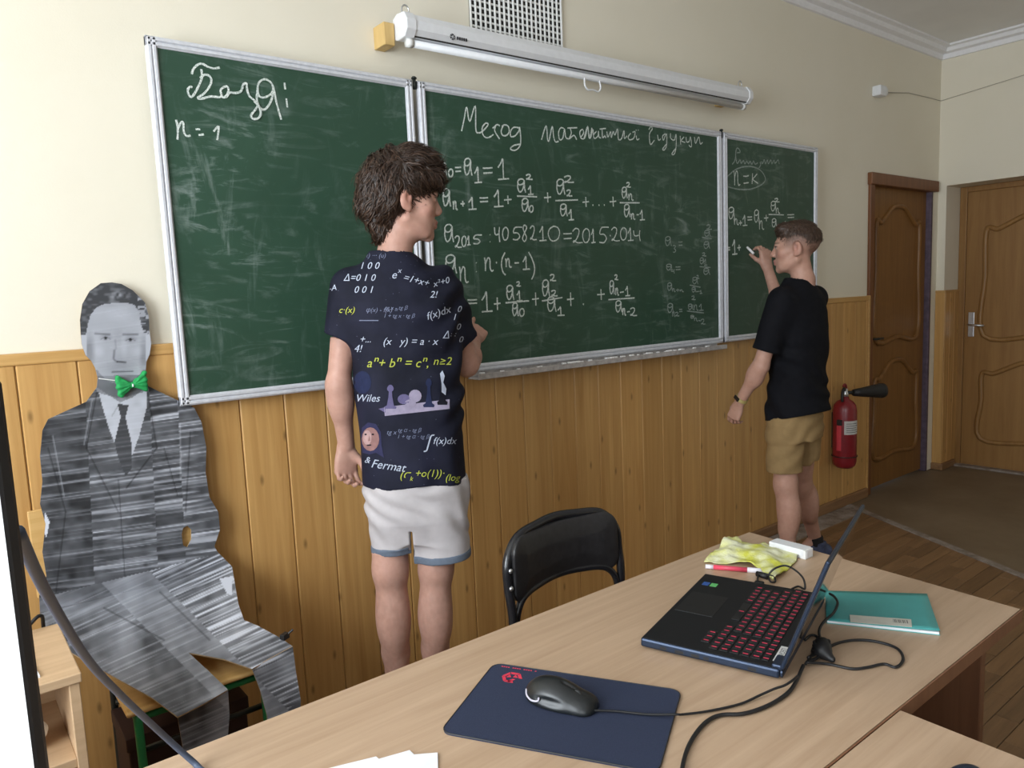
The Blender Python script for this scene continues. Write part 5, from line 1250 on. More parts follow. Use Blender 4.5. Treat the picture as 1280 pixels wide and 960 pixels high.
def skin_cols(V, base, T_head, R, c, sc, extra=None):
    n = len(V); col = np.tile(np.array(base, float), (n, 1))
    f = vnoise(V * 14)[:, None]; col *= 1 + .07 * f
    q = (V - c) @ R / sc
    def blob(p, r): return np.clip(1.3 - np.linalg.norm((q - np.array(p)) / np.array(r), axis=1), 0, 1)[:, None]
    def mixc(w_, cc):
        nonlocal col; col = col * (1 - w_) + np.array(cc) * w_
    for sg in (1, -1):
        mixc(blob((sg * .045, .06, -.03), (.028, .03, .026)) * .35, (.62, .27, .21))
        mixc(blob((sg * .08, -.01, -.005), (.016, .024, .036)) * .45, (.60, .25, .19))
    mixc(blob((0, .112, -.026), (.014, .014, .014)) * .45, (.62, .25, .20))
    mixc(np.clip(blob((0, .094, -.0625), (.021, .012, .0105)) * 2, 0, 1) * .7, (.48, .17, .15))
    for sg in (1, -1):
        mixc(np.clip(blob((sg * .031, .090, .003), (.0125, .012, .0052)) * 3, 0, 1) * .85, (.50, .45, .43))
        mixc(np.clip(blob((sg * .031, .088, .003), (.0066, .014, .0062)) * 3, 0, 1), (.030, .022, .018))
        mixc(np.clip(blob((sg * .032, .086, .0088), (.017, .018, .0036)) * 2, 0, 1) * .85, (.06, .035, .027))
        mixc(np.clip(blob((sg * .033, .080, .0245), (.022, .018, .0050)) * 2, 0, 1) * .8, (.14, .085, .055))
    if extra is not None: col = extra(V, q, col)
    return np.clip(col, 0, 1)
def strands(V, F, flow, n, length, wid, lift, colA, colB, rs, seg=5, keep=None, curlamp=.0, sink=.002):
    """short tapered locks following a flow field over a cap mesh"""
    V = np.asarray(V); C_ = V[F].mean(1); N = np.cross(V[F[:, 1]] - V[F[:, 0]], V[F[:, 2]] - V[F[:, 0]]); ar = np.linalg.norm(N, axis=1); N /= np.maximum(ar[:, None], 1e-12)
    pr_ = ar.copy()
    if keep is not None: pr_ = pr_ * keep(C_)
    pick = rs.choice(len(F), n, p=pr_ / pr_.sum())
    vs_, fs_, cs_ = [], [], []
    for fi in pick:
        p = C_[fi] - N[fi] * sink; nn_ = N[fi]; t = flow(C_[fi][None])[0]; t = t - nn_ * (t @ nn_); L = np.linalg.norm(t)
        if L < 1e-6: continue
        t /= L; b = np.cross(nn_, t); yaw = rs.normal(0, .28); t, b = t * math.cos(yaw) + b * math.sin(yaw), b * math.cos(yaw) - t * math.sin(yaw)
        ll = length * rs.uniform(.6, 1.3); w0 = wid * rs.uniform(.6, 1.3); lf = lift * rs.uniform(.3, 1.2); ph = rs.uniform(0, 6.3)
        k0 = len(vs_); cc = np.array(colA) + (np.array(colB) - np.array(colA)) * rs.rand() ** 1.6; 
        for j in range(seg + 1):
            u = j / seg; ctr_ = p + t * ll * u + nn_ * (lf * math.sin(u * 2.4) - ll * ll * u * u * 4.2) + b * curlamp * math.sin(ph + u * 3)
            w_ = w0 * (1 - .75 * u * u)
            vs_ += [ctr_ - b * w_, ctr_ + nn_ * w_ * .7, ctr_ + b * w_]; cs_ += [cc * (.75 + .25 * u)] * 3
        for j in range(seg):
            a = k0 + 3 * j; fs_ += [(a, a + 1, a + 4, a + 3), (a + 1, a + 2, a + 5, a + 4)]
    return np.array(vs_), np.array(fs_), np.array(cs_)
def hair_obj(root, capV, capF, capcol, st):
    V = np.concatenate([capV, st[0]]); F = np.concatenate([capF, st[1] + len(capV)]); C_ = np.concatenate([capcol, st[2]])
    me = np_mesh('hair', V, F); set_col(me, C_); return link('hair', me, 'hair', root, local=True)
def sdf_obj(S, h, name, mat, parent, cols=None):
    V, F = S.mesh(h); me = np_mesh(name, V, F)
    if cols is not None: set_col(me, cols(V))
    o = link(name, me, mat, parent, local=True); return o, V, F
def shoe(parent, ankle, toe_dir, name='shoe'):
    d = np.array([toe_dir[0], toe_dir[1], 0.0]); d /= np.linalg.norm(d); a = np.array([ankle[0], ankle[1], 0.0])
    S = SDF(); hl = a - d * .055
    S.cone(hl + (0, 0, .045), a + d * .05 + (0, 0, .048), .036, .040, .02).cone(a + d * .05 + (0, 0, .045), a + d * .155 + (0, 0, .034), .040, .034, .02).cone(a - d * .01 + (0, 0, .06), a - d * .012 + (0, 0, .095), .042, .044, .02)
    S.plane((0, 0, .012), (0, 0, -1), .003).plane((0, 0, .098), (0, 0, 1), .006)
    o, V, F = sdf_obj(S, .004, name, 'shoe_blue', parent)
    S = SDF(); S.cone(hl + (0, 0, .012), a + d * .06 + (0, 0, .012), .041, .045, .02).cone(a + d * .06 + (0, 0, .012), a + d * .158 + (0, 0, .012), .045, .038, .02)
    S.plane((0, 0, .0005), (0, 0, -1), .002).plane((0, 0, .024), (0, 0, 1), .003)
    sdf_obj(S, .004, 'sole', 'shoe_white', o)
    m = MB()
    for q in range(4):
        c0 = a + d * (.03 + .022 * q) + np.array((0, 0, .094 - .006 * q)); b = np.array([-d[1], d[0], 0]) * .022; m.tube([c0 - b - (0, 0, .006), c0, c0 + b - (0, 0, .006)], .0028, 6)
    m.build('laces', 'shoe_white', o, True, local=True)
    S = SDF(); S.cone(a + (0, 0, .08), a + (0, 0, .125), .040, .038, .01); S.plane((0, 0, .128), (0, 0, 1), .004); sdf_obj(S, .005, 'sock', 'sock_black', parent)
    return o

# ------------------------------------------------------------------ the tall man in the printed T-shirt
MN = Fig('tall person in a navy printed T-shirt and white shorts, seen from behind', (1.135, 1.93))
hc_ = np.array([.008, .0, 1.700]); hf = (math.sin(math.radians(76)), math.cos(math.radians(76)), -.06)
shL, shR = np.array([-.165, 0, 1.450]), np.array([.115, .02, 1.440])
elL, wrL = MN(423, 480, -.01), MN(433, 556, .03)
elR, wrR = MN(583, 455, .15), MN(592, 424, .34)
hpL, hpR = np.array([-.085, 0, .87]), np.array([.062, 0, .87])
knL, knR = MN(488, 712, -.01), MN(545, 710, .0)
anL, anR = np.array([-.098, .03, .10]), np.array([.012, .04, .10])
# T-shirt field
aL = (elL - shL) / np.linalg.norm(elL - shL); aR = (elR - shR) / np.linalg.norm(elR - shR)
qL = shL + aL * .150; qR = shR + aR * .170
TEE = SDF()
TEE.loft([(.80, -.006, .0, .153, .125), (.95, -.008, 0, .154, .122), (1.10, -.008, 0, .156, .116), (1.24, -.012, 0, .160, .113), (1.36, -.022, 0, .172, .112), (1.43, -.028, 0, .164, .100), (1.49, -.032, 0, .122, .086), (1.535, -.036, 0, .078, .072), (1.556, -.038, 0, .062, .064)], 0, .03)
TEE.cutcone(shL + (.008, 0, .0), shL + aL * .24, .066, .060, qL, aL + np.array((-.25, 0, 0)), .03)
TEE.cutcone(shR + (-.02, 0, .005), shR + aR * .26, .070, .064, qR, aR, .03)
def man_neck(P): return (1 - np.linalg.norm((P - np.array((-.030, .0, 1.588))) / np.array((.074, .082, .064)), axis=1)) * .06
def man_hem(P): return .868 + .006 * np.sin(P[:, 0] * 22 + 1) - .03 * (P[:, 0] - .0) - P[:, 2]
def tee_post(P, d):
    z = P[:, 2]
    fold = .0035 * np.sin(P[:, 0] * 55 + 6 * vnoise(P * np.array([5, 5, 3]))) * np.clip((1.15 - z) / .25, 0, 1)
    diag = .0045 * np.sin((P[:, 0] * 1.0 - z * 1.3) * 48 + 5 * vnoise(P * 6)) * np.clip((P[:, 0] + .02) / .12, 0, 1) * np.clip((z - .98) / .1, 0, 1)
    return np.maximum(np.maximum(d + fold + diag + .004 * vnoise(P * np.array([11, 11, 7])), man_neck(P)), man_hem(P))
TEE.post = tee_post
# shorts field
SHO = SDF()
SHO.loft([(.69, -.006, 0, .100, .080), (.755, -.006, 0, .138, .106), (.85, -.006, 0, .150, .118), (.94, -.006, 0, .142, .112)], 0, .02)
bL_, bR_ = MN(492, 686, 0), MN(555, 694, 0)
SHO.chain([(-.074, 0, .83), bL_ - (0, 0, .06)], [.076, .066], .04); SHO.chain([(.062, 0, .83), bR_ - (0, 0, .06)], [.084, .082], .04)
def sho_hem(P): return np.where(P[:, 0] < -.026, bL_[2] + .03 * (P[:, 0] - bL_[0]), bR_[2] + .03 * (P[:, 0] - bR_[0]))
def sho_full(P, d):
    gap = np.maximum(np.abs(P[:, 0] + .026) - .004, P[:, 2] - .735); d = np.maximum(d, -gap)
    return d + .003 * vnoise(P * np.array([16, 16, 9])) + .0034 * np.sin((P[:, 2] * .8 + P[:, 0]) * 75 + 6 * vnoise(P * 8)) * np.clip((P[:, 2] - .64) / .1, 0, 1)
SHO.post = sho_full
# body: clothed parts are kept just inside the cloth
def inside(field, cloth, where_, gap=.013):
    def fn(P):
        d = field(P); w_ = where_(P) & (d < .05)
        if w_.any(): d[w_] = np.maximum(d[w_], cloth(P[w_]) + gap)
        return d
    return fn
TOR = SDF()
TOR.loft([(.80, -.02, .0, .135, .10), (.92, -.015, 0, .140, .10), (1.05, -.01, 0, .132, .092), (1.20, -.012, 0, .14, .095), (1.36, -.02, 0, .155, .095), (1.45, -.028, 0, .14, .085), (1.52, -.034, 0, .07, .06)], 0, .03)
S = SDF(); lo_, hi_ = np.array((-.26, -.2, .75)), np.array((.24, .26, 1.56))
S.custom(inside(inside(TOR, TEE, lambda P: (man_neck(P) < -.004) & (P[:, 2] > .89)), SHO, lambda P: P[:, 2] < .91), lo_, hi_, .02)
U = SDF(); U.chain([shL, elL], [.043, .033], .02); S.custom(inside(U, TEE, lambda P: (P - qL) @ aL < -.006), lo_, hi_, .02)
U = SDF(); U.chain([shR, elR], [.045, .038], .02); S.custom(inside(U, TEE, lambda P: (P - qR) @ aR < -.006), lo_, hi_, .02)
for hp, kn in ((hpL, knL), (hpR, knR)):
    U = SDF(); U.chain([hp, kn], [.082, .049], .02); S.custom(inside(inside(U, SHO, lambda P: P[:, 2] > sho_hem(P) + .006), TEE, lambda P: P[:, 2] > .885), np.minimum(hp, kn) - .1, np.maximum(hp, kn) + .1, .03)
Rh, Th = head_sdf(S, hc_, hf, 1.03)
S.cone((-.006, .0, 1.64), (-.030, -.005, 1.535), .047, .052, .025)
S.chain([elL, wrL], [.0335, .025], .02); S.ell(elL * .75 + wrL * .25, (.0345, .0345, .06), None, .03)
S.chain([elR, wrR], [.039, .027], .02); S.ell(elR * .72 + wrR * .28, (.040, .048, .040), None, .03)
hand_sdf(S, wrL + np.array((-.004, .0, -.008)), MN(434, 590, .03) - wrL, (.42, -.88, .1), -1, [.66, .76, .84, .90], .92, .6)
hand_sdf(S, wrR, MN(600, 409, .40) - wrR + np.array((0, .02, .0)), (-.5, .2, -.8), 1, [.10, .9, 1.0, 1.05], .95, .3, .03)
for kn, an, fd_ in ((knL, anL, (.1, 1)), (knR, anR, (.33, .94))):
    S.chain([kn, kn * .45 + an * .55], [.050, .041], .03); S.chain([kn * .45 + an * .55, an], [.041, .032], .02)
    S.ell(kn * .68 + an * .32 + np.array((0, -.024, 0)), (.050, .046, .105), None, .03); S.cone(an, np.array((an[0] + fd_[0] * .09, an[1] + fd_[1] * .09, .045)), .031, .022, .01)
def hair_tint(V, q, col):                                         # downy calves, short neck hair
    z = V[:, 2]; leg = np.clip((.62 - z) / .1, 0, 1) * np.clip(vnoise(V * np.array([160, 160, 60])) * .5 + .35, 0, 1) * .22
    col = col * (1 - leg[:, None]) + np.array((.20, .12, .085)) * leg[:, None]
    nk = np.clip(1 - np.abs(q[:, 2] + .085) / .03, 0, 1) * np.clip((-q[:, 1] - .02) / .03, 0, 1) * np.clip(vnoise(V * np.array([220, 220, 70])) + .2, 0, 1) * .6
    return col * (1 - nk[:, None]) + np.array((.09, .05, .03)) * nk[:, None]
bodyM, Vb, Fb = sdf_obj(S, .0036, 'body', 'skin', MN.root, lambda V: skin_cols(V, (.54, .315, .245), Th, Rh, hc_, 1.03, hair_tint))
# hair: cap plus locks
def hair_man():
    H = SDF(); T = Th
    H.ell(T(0, -.016, .050), np.array((.092, .112, .092)), Rh, .02)
    H.ell(T(0, -.045, .010), np.array((.084, .074, .078)), Rh, .03)
    H.cone(T(0, -.078, -.02), T(0, -.062, -.082), .055, .032, .03)
    H.ell(T(0, .074, .062), np.array((.074, .034, .034)), Rh, .03)
    H.ell(T(0, .02, .104), np.array((.07, .08, .040)), Rh, .04)
    H.ell(T(0, .105, -.035), np.array((.10, .085, .078)), Rh, .012, 's')          # face opening
    for sg in (1, -1):
        H.ell(T(sg * .085, .032, -.045), np.array((.045, .062, .058)), Rh, .012, 's')
        H.ell(T(sg * .092, -.012, -.018), np.array((.030, .026, .034)), Rh, .008, 's')
    H.post = lambda P, d: d + .006 * vnoise(P * 38) + .003 * vnoise(P * 90)
    return H.mesh(.0042)
hV, hF = hair_man()
crown = Th(0, -.06, .115)
def flow_m(P):
    q = (P - hc_) @ Rh; o = np.zeros_like(q)
    o[:, 1] = np.where(q[:, 1] > -.03, 1.0, -.35) + .4 * np.sin(q[:, 2] * 60); o[:, 2] = np.where(q[:, 2] > .085, -.1, -1.0); o[:, 0] = .5 * np.sign(q[:, 0]) * (q[:, 2] > .06) + .35 * np.sin(q[:, 1] * 70)
    return o @ Rh.T
rs_ = np.random.RandomState(4)
st = strands(hV, hF, flow_m, 5200, .040, .0019, .0085, (.020, .010, .006), (.075, .040, .024), rs_, 5, None, .004)
hair_obj(MN.root, hV, hF, np.tile((.024, .0125, .0075), (len(hV), 1)), st)
teeM, tV, tF = sdf_obj(TEE, .0042, 't_shirt', 'navy_tee', MN.root)
def shorts_fin(P, d):
    d = np.maximum(sho_full(P, d), sho_hem(P) - P[:, 2]); w_ = P[:, 2] > .875
    if w_.any(): d[w_] = np.maximum(d[w_], TEE(P[w_]) + .005)
    return d
SHO.post = shorts_fin
shM, sV, sF = sdf_obj(SHO, .0042, 'shorts', 'white_shorts', MN.root)
SHO.post = sho_full
for sg in (-1, 1):
    U = SDF(); b_ = bL_ if sg < 0 else bR_
    U.custom(lambda P, sg=sg: np.maximum(np.maximum(SHO(P) - .0025, np.abs(P[:, 2] - sho_hem(P) - .009) - .012), -sg * (P[:, 0] + .026)), b_ - (.12, .12, .03), b_ + (.12, .12, .05), .002)
    sdf_obj(U, .004, 'cuff', 'grey_cuff', shM)
shoe(MN.root, anL, (.1, 1)); shoe(MN.root, anR, (.35, 1))

# print on the T-shirt: lettering and pictures lie on the cloth
teeW = [WM[MN.root] @ Vector([float(c) for c in v]) for v in tV]
tree = BVHTree.FromPolygons(teeW, [tuple(int(i) for i in q) for q in tF])
def onto(tree_, px, py, off=.0022):
    d = Vector(ray(px, py)); hit = tree_.ray_cast(Vector(EYEV), d)
    return None if hit[0] is None else np.array(hit[0] - d * off)
def print_text(body, px, py, size, mat='ink_white', rot=0.0, shear=.28, parent=None):
    cu = bpy.data.curves.new('printed_lettering', 'FONT'); cu.body = body; cu.size = size; cu.shear = shear; cu.align_x = 'LEFT'; cu.resolution_u = 3
    o = bpy.data.objects.new('printed_lettering', cu); COL.objects.link(o)
    me = bpy.data.meshes.new_from_object(o.evaluated_get(bpy.context.evaluated_depsgraph_get())); bpy.data.objects.remove(o)
    ca, sa = math.cos(math.radians(rot)), math.sin(math.radians(rot)); V = []; bad = set()
    for i, v in enumerate(me.vertices):
        x_, y_ = v.co.x * ca - v.co.y * sa, v.co.x * sa + v.co.y * ca
        p = onto(tree, px + x_, py - y_)
        if p is None: bad.add(i); p = np.zeros(3)
        V.append(p)
    F = [tuple(q.vertices) for q in me.polygons if not bad & set(q.vertices)]
    if F: link('printed_lettering', mesh_data('printed_lettering', V, F), mat, parent or teeM)
def print_poly(pts, mat, parent=None, step=3.0, off=.0018, name='printed_picture'):
    V, F = cdt_fill(pts, step); W = [onto(tree, p[0], p[1], off) for p in V]; ok = [w_ is not None for w_ in W]
    F = [f_ for f_ in F if all(ok[i] for i in f_)]
    return link(name, mesh_data(name, [w_ if w_ is not None else np.zeros(3) for w_ in W], F), mat, parent or teeM)
for a in (('1 0 0', 449, 336, 12), ('Δ=0 1 0', 429, 351, 12), ('0 0 1', 442, 366, 12), ('4!', 442, 440, 13), ('(x   y) = a · x', 478, 431, 13), ('Wiles', 444, 502, 13), ('f(x)dx', 541, 555, 12), ('Δ=', 553, 423, 13), ('1', 565, 400, 11), ('0', 571, 390, 11), ('0', 570, 412, 11), ('0', 573, 428, 11)): print_text(*a)
print_text('e', 489, 348, 14); print_text('x', 497, 341, 9); print_text('=1+x+', 503, 350, 12, rot=-14); print_text('x²+0', 542, 359, 11, rot=16); print_text('2!', 537, 372, 12); print_text('+...', 449, 428, 12); print_text('∫', 531, 560, 22)
print_text('f(x)dx', 534, 400, 13, rot=18); print_text('χ-(x) ··· (u)', 446, 322, 8, 'ink_dim'); print_text('-A', 411, 364, 10, 'ink_white', 10)
for a in (('φ(x) - f(x) =', 457, 390, 8, 'ink_dim'), ('tg x - tg β', 481, 387, 7, 'ink_dim'), ('1 + tg x · tg β', 479, 397, 7, 'ink_dim'), ('tg x', 483, 543, 8, 'ink_dim'), ('tg α - tg β', 497, 540, 7, 'ink_dim'), ('1 + tg α · tg β', 496, 548, 7, 'ink_dim'), ('c·(x)', 423, 391, 11, 'ink_yellow'), ('aⁿ+ bⁿ = cⁿ,', 458, 459, 16, 'ink_yellow'), ('n≥2', 541, 456, 14, 'ink_yellow'), ('(σ', 499, 598, 14, 'ink_yellow'), ('k', 512, 601, 8, 'ink_yellow'), ('+o(1))·', 518, 596, 13, 'ink_yellow'), ('(log', 556, 601, 12, 'ink_yellow'), ('Fermat', 463, 584, 15, 'ink_white', -8), ('& ', 455, 578, 11, 'ink_white', -8)): print_text(*a)
fx0 = print_poly([(449, 400), (473, 400), (473, 401.2), (449, 401.2)], 'ink_dim', step=4)
# chess still life
brd = print_poly([(480, 509), (562, 499), (562, 511), (481, 520)], 'ink_pale')
print_poly([(473, 511), (482, 509), (482, 516)], 'ink_violet')
def piece_print(cx_, by, h_, w_, mat):
    prof = [(0, .5), (.08, .55), (.14, .32), (.5, .17), (.72, .14), (.78, .28), (.86, .30), (.95, .2), (1, .08)]
    print_poly([(cx_ - w_ * r, by - h_ * t) for t, r in prof] + [(cx_ + w_ * r, by - h_ * t) for t, r in prof[::-1]], mat, brd, 2.5, .0026)
piece_print(488, 511, 30, 14, 'ink_violet'); piece_print(536, 509, 36, 13, 'ink_blue'); piece_print(553, 506, 42, 12, 'ink_black')
def disc(cx_, cy_2, r, mat, par, n_=14, sq=1.0, off=.003): return print_poly([(cx_ + r * math.cos(2 * math.pi * i / n_), cy_2 + sq * r * math.sin(2 * math.pi * i / n_)) for i in range(n_)], mat, par, 3, off)
disc(519, 495, 8, 'ink_pale', brd); disc(505, 499, 8, 'ink_violet', brd, sq=.8); disc(513, 504, 7, 'ink_pale', brd, sq=.7)
print_poly([(550, 467), (553, 463), (556, 470), (554, 478), (558, 486), (557, 494), (552, 490), (552, 480)], 'ink_white', brd, 2.5, .0034)
# bust portrait
por = print_poly([(451, 548), (452, 535), (460, 528), (470, 530), (476, 540), (477, 556), (480, 572), (470, 566), (462, 568), (453, 566)], 'ink_navy')
disc(463, 549, 11, 'ink_face', por, 16, 1.35); disc(459, 547, 5.5, 'ink_facelight', por, 12, 1.7, .0036)
for q in ((457, 543), (466, 543)): disc(q[0], q[1], 1.6, 'ink_black', por, 8, .7, .0042)
print_poly([(458, 556), (464, 555.5), (464, 557), (459, 557.4)], 'ink_black', por, 3, .0042); print_poly([(461.5, 544), (463, 551), (460, 551.5)], 'ink_face', por, 3, .0042)
disc(453, 478, 11, 'ink_blue', teeM, 16, 1.3, .0018)

# ------------------------------------------------------------------ the boy at the right board
BY = Fig('young person in black T-shirt and tan shorts writing on the right board', (3.12, 1.90))
tw = math.radians(58.7); bf_ = np.array((-math.sin(tw), math.cos(tw), 0)); bl_ = np.array((-math.cos(tw), -math.sin(tw), 0))   # his forward, his left
hcB = np.array([.036, .0, 1.572]); hfB = (-.985, .10, .0); scB = .985
nb_ = np.array([.066, .0, 1.425]); ctrB = np.array([.045, .0])
yawB = math.atan2(-bl_[1], -bl_[0])                                   # local +x of the loft = his right
sL_ = np.array([.045, 0, 1.340]) + bl_ * .150; sR_ = np.array([.045, 0, 1.340]) - bl_ * .150
eL_, wL_ = BY(951, 458, -.155), BY(925, 502, -.09)
wR_, eR_ = BY(950, 337, .345), BY(978, 392, .28)
hL_, hR_ = np.array([.03, 0, .80]) + bl_ * .07, np.array([.03, 0, .80]) - bl_ * .07
kL_, kR_ = BY(982, 606, -.06), BY(1001, 606, .20); aL_, aR_ = BY(986, 700, -.06), BY(1019, 664, .33)
aL_[2] = .10; aR_[2] = .11
aLd = (eL_ - sL_) / np.linalg.norm(eL_ - sL_); qLc = sL_ + aLd * np.linalg.norm(eL_ - sL_) * .76
aRd = (eR_ - sR_) / np.linalg.norm(eR_ - sR_); qRc = sR_ + aRd * np.linalg.norm(eR_ - sR_) * .80
TEB = SDF()
TEB.loft([(.74, 0, 0, .158, .134), (.84, 0, 0, .152, .126), (.92, 0, 0, .147, .117), (1.05, 0, 0, .146, .112), (1.18, 0, 0, .152, .112), (1.28, 0, 0, .157, .106), (1.345, 0, 0, .142, .092), (1.39, 0, 0, .098, .076), (1.420, 0, 0, .064, .062), (1.436, 0, 0, .052, .054)], yawB, .03, center=(ctrB[0] - .002, ctrB[1]))
TEB.cutcone(sL_ - bl_ * .012, eL_ + aLd * .03, .060, .060, qLc, aLd, .035); TEB.cutcone(sR_ + bl_ * .012, eR_ + aRd * .03, .060, .056, qRc, aRd, .035)
def boy_neck(P): return (1 - np.linalg.norm((P - np.array((.060, .0, 1.464))) / np.array((.068, .070, .060)), axis=1)) * .05
def boy_hem(P): return .805 + .22 * ((P - np.array((.045, 0, 0))) @ (-bf_)) - P[:, 2]
def teb_post(P, d):
    d = d + .004 * np.sin((P[:, 2] * 1.2 + P[:, 0] * .8) * 46 + 5 * vnoise(P * 6)) * np.clip((1.25 - P[:, 2]) / .2, 0, 1) + .004 * vnoise(P * np.array([12, 12, 7]))
    return np.maximum(np.maximum(d, boy_neck(P)), boy_hem(P))
TEB.post = teb_post
SHB = SDF()
SHB.loft([(.70, 0, 0, .138, .112), (.80, 0, 0, .138, .110), (.87, 0, 0, .128, .10)], yawB, .02, center=(.03, 0))
bLs, bRs = hL_ * .28 + kL_ * .72, hR_ * .28 + kR_ * .72
bLs = bLs + np.array((-.012, 0, 0))
SHB.chain([hL_ - (0, 0, .04), bLs - (0, 0, .06)], [.084, .078], .025); SHB.chain([hR_ - (0, 0, .04), bRs - (0, 0, .06)], [.088, .074], .02)
def shb_hem(P): return np.where(P[:, 1] < .06, .553, .575)
shb_full = lambda P, d: d + .003 * vnoise(P * np.array([15, 15, 9])) + .0025 * np.sin((P[:, 2] - P[:, 0] * .7) * 70 + 4 * vnoise(P * 7))
SHB.post = shb_full
TOR = SDF(); TOR.loft([(.72, 0, 0, .115, .085), (.82, 0, 0, .120, .09), (.95, 0, 0, .112, .082), (1.1, 0, 0, .12, .086), (1.25, 0, 0, .135, .088), (1.33, 0, 0, .125, .078), (1.41, 0, 0, .06, .055)], yawB, .04, center=(ctrB[0] - .015, ctrB[1]))
S = SDF(); lo_, hi_ = np.array((-.26, -.3, .68)), np.array((.32, .45, 1.48))
S.custom(inside(inside(TOR, TEB, lambda P: (boy_neck(P) < -.004) & (boy_hem(P) < -.02)), SHB, lambda P: P[:, 2] < .83), lo_, hi_, .02)
U = SDF(); U.chain([sL_, eL_], [.040, .034], .02); S.custom(inside(U, TEB, lambda P: (P - qLc) @ aLd < -.006), lo_, hi_, .02)
U = SDF(); U.chain([sR_, eR_], [.040, .034], .02); S.custom(inside(U, TEB, lambda P: (P - qRc) @ aRd < -.006), lo_, hi_, .02)
for hp, kn in ((hL_, kL_), (hR_, kR_)):
    U = SDF(); U.chain([hp, kn], [.078, .049], .02); S.custom(inside(inside(U, SHB, lambda P: P[:, 2] > shb_hem(P) + .006), TEB, lambda P: boy_hem(P) < -.006), np.minimum(hp, kn) - .1, np.maximum(hp, kn) + .1, .03)
Rb, Tb = head_sdf(S, hcB, hfB, scB, ears=1.05)
S.cone((.050, 0, 1.52), nb_, .043, .047, .025).cone(nb_, nb_ - (0, 0, .03), .047, .05, .02)
S.chain([eL_, wL_], [.034, .0235], .02); S.ell(eL_ * .74 + wL_ * .26, (.036, .036, .05), None, .03)
hand_sdf(S, wL_ + (BY(914, 525, -.08) - wL_) * .12, BY(914, 530, -.07) - wL_, (.55, .75, .15), -1, [.5, .62, .7, .75], .86, .5)
tipB = BY(940, 315, .395)
hargs = (np.array((-.10, .06, .99)), (-.66, .74, .1), 1, [.74, .80, .95, 1.02], .88, 1.0, .0)
tp_, th_ = hand_sdf(SDF(), np.zeros(3), *hargs); wR_ = tipB - (tp_[0] * .5 + th_ * .5)
hand_sdf(S, wR_, *hargs)
S.chain([eR_, wR_], [.034, .0235], .02); S.ell(eR_ * .70 + wR_ * .30, (.036, .036, .05), None, .03)
for kn, an, fd_ in ((kL_, aL_, (-.88, .47)), (kR_, aR_, (-.87, -.49))):
    md_ = kn * .45 + an * .55; S.chain([kn, md_], [.049, .038], .03); S.chain([md_, an], [.038, .030], .02)
    S.ell(kn * .68 + an * .32 - bf_ * .02, (.046, .046, .10), None, .03); S.cone(an, np.array((an[0] + fd_[0] * .09, an[1] + fd_[1] * .09, .045)), .029, .022, .01)
def fade(V, q, col):                                              # clipped sides
    w_ = np.clip((q[:, 2] + .014) / .05, 0, 1) * np.clip((.056 - q[:, 1]) / .02, 0, 1)
    w_ = np.maximum(w_, np.clip((q[:, 2] + .072) / .06, 0, 1) * np.clip((-q[:, 1] - .040) / .025, 0, 1))
    w_ = w_ * (q[:, 2] > -.09) * (np.abs(q[:, 0]) < .0815) * (.75 + .2 * vnoise(V * 200))
    w_ = np.clip(w_, 0, .88)[:, None]
    return col * (1 - w_) + np.array((.085, .050, .033)) * w_
bodyB, VbB, FbB = sdf_obj(S, .0036, 'body', 'skin', BY.root, lambda V: skin_cols(V, (.52, .30, .225), Tb, Rb, hcB, scB, fade))
# short hair
H = SDF(); T = Tb
H.ell(T(0, -.012, .0395), np.array((.0765, .0965, .083)) * scB, Rb, .02); H.ell(T(0, .048, .085), np.array((.062, .040, .030)), Rb, .02)
H.ell(T(0, .118, .002), np.array((.11, .070, .062)), Rb, .01, 's')
for sg in (1, -1): H.ell(T(sg * .096, .01, -.010), np.array((.040, .110, .076)), Rb, .012, 's')
H.ell(T(0, -.08, -.060), np.array((.12, .09, .085)), Rb, .012, 's')
H.post = lambda P, d: d + .0028 * vnoise(P * np.array([90, 90, 60])) + .0016 * vnoise(P * 190)
hV, hF = H.mesh(.004)
def flow_b(P):
    q = (P - hcB) @ Rb; o = np.zeros_like(q); o[:, 1] = np.where(q[:, 2] > .08, 1.0, .1); o[:, 2] = np.where(q[:, 2] > .085, .0, -1.0); o[:, 0] = .3 * np.sin(q[:, 1] * 60)
    return o @ Rb.T
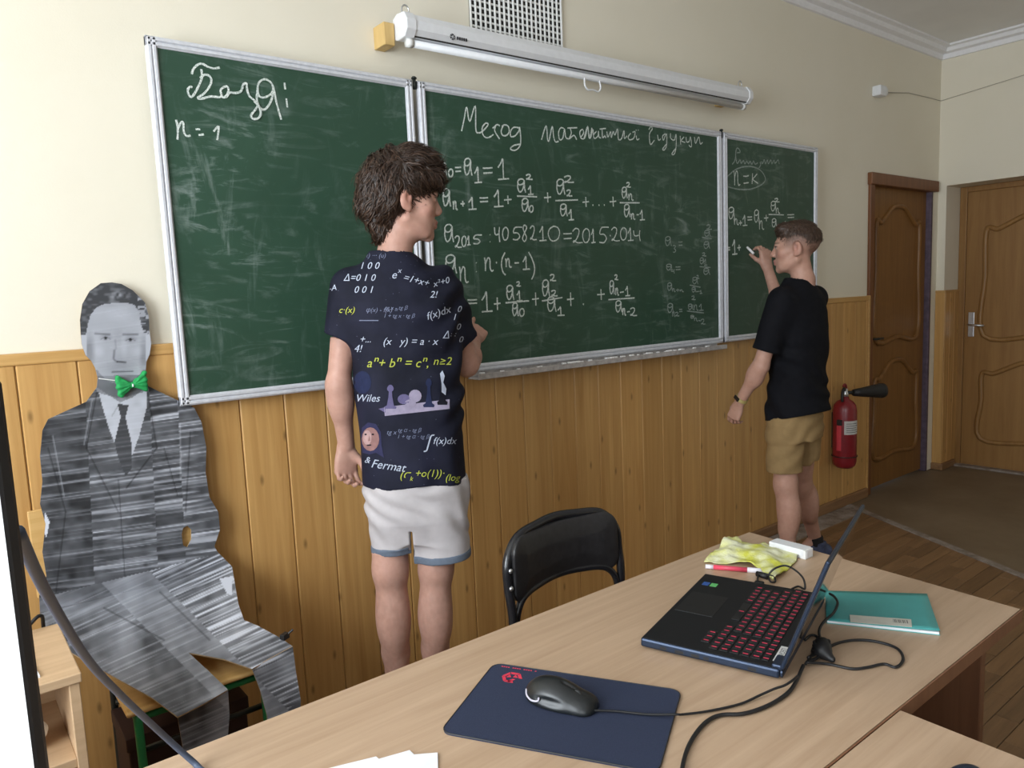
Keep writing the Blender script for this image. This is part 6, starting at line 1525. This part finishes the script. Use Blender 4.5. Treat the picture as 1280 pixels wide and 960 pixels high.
st = strands(hV, hF, flow_b, 6000, .017, .0011, .0055, (.040, .022, .014), (.125, .074, .048), np.random.RandomState(9), 4)
hair_obj(BY.root, hV, hF, np.tile((.050, .028, .018), (len(hV), 1)), st)
sdf_obj(TEB, .0045, 't_shirt', 'black_tee', BY.root)
def shb_fin(P, d):
    d = np.maximum(shb_full(P, d), shb_hem(P) - P[:, 2]); w_ = boy_hem(P) < -.008
    if w_.any(): d[w_] = np.maximum(d[w_], TEB(P[w_]) + .005)
    return d
SHB.post = shb_fin
sdf_obj(SHB, .0045, 'shorts', 'tan_shorts', BY.root)
shoe(BY.root, aL_, (-.85, .45)); shoe(BY.root, aR_, (-.80, -.45))
# fitness band on the left wrist
wd = (wL_ - eL_) / np.linalg.norm(wL_ - eL_); wp = wL_ - wd * .018; Rw = frame(wd, (1, 0, .2))
ring = [wp + Rw[:, 0] * .0295 * math.cos(a) + Rw[:, 2] * .0275 * math.sin(a) for a in np.linspace(0, 2 * math.pi, 25)[:-1]]
m = MB()
for off in (-.006, -.002, .002, .006): m.tube([p + wd * off for p in ring], .0026, 6, closed=True)
bnd = m.build('wristband', 'band_tan', BY.root, True, local=True)
fd = np.array((-.62, -.70, .25)); fd -= wd * (fd @ wd); fd /= np.linalg.norm(fd); sd = np.cross(wd, fd)
Mx = Matrix([[wd[i], sd[i], fd[i], (wp + fd * .031)[i]] for i in range(3)] + [[0, 0, 0, 1]])
MB().box((-.009, -.017, -.004), (.009, .017, .004), Mx, .003).build('tracker_face', 'band_black', bnd, local=True)
# stick of chalk in his right hand
tw_ = np.array(WM[BY.root] @ Vector([float(c) for c in tipB])); fw_ = np.array(at_y((934, 309), YB - .006)); fw_ = tw_ + (fw_ - tw_) / np.linalg.norm(fw_ - tw_) * min(.045, np.linalg.norm(fw_ - tw_))
m = MB(); m.tube([fw_, tw_ - (fw_ - tw_) * .35], .0062, 10); m.build('chalk_stick', 'chalk_stick', None, True, base=tw_)
tag(bpy.data.objects['chalk_stick'], 'white stick of chalk held against the right board', 'chalk')
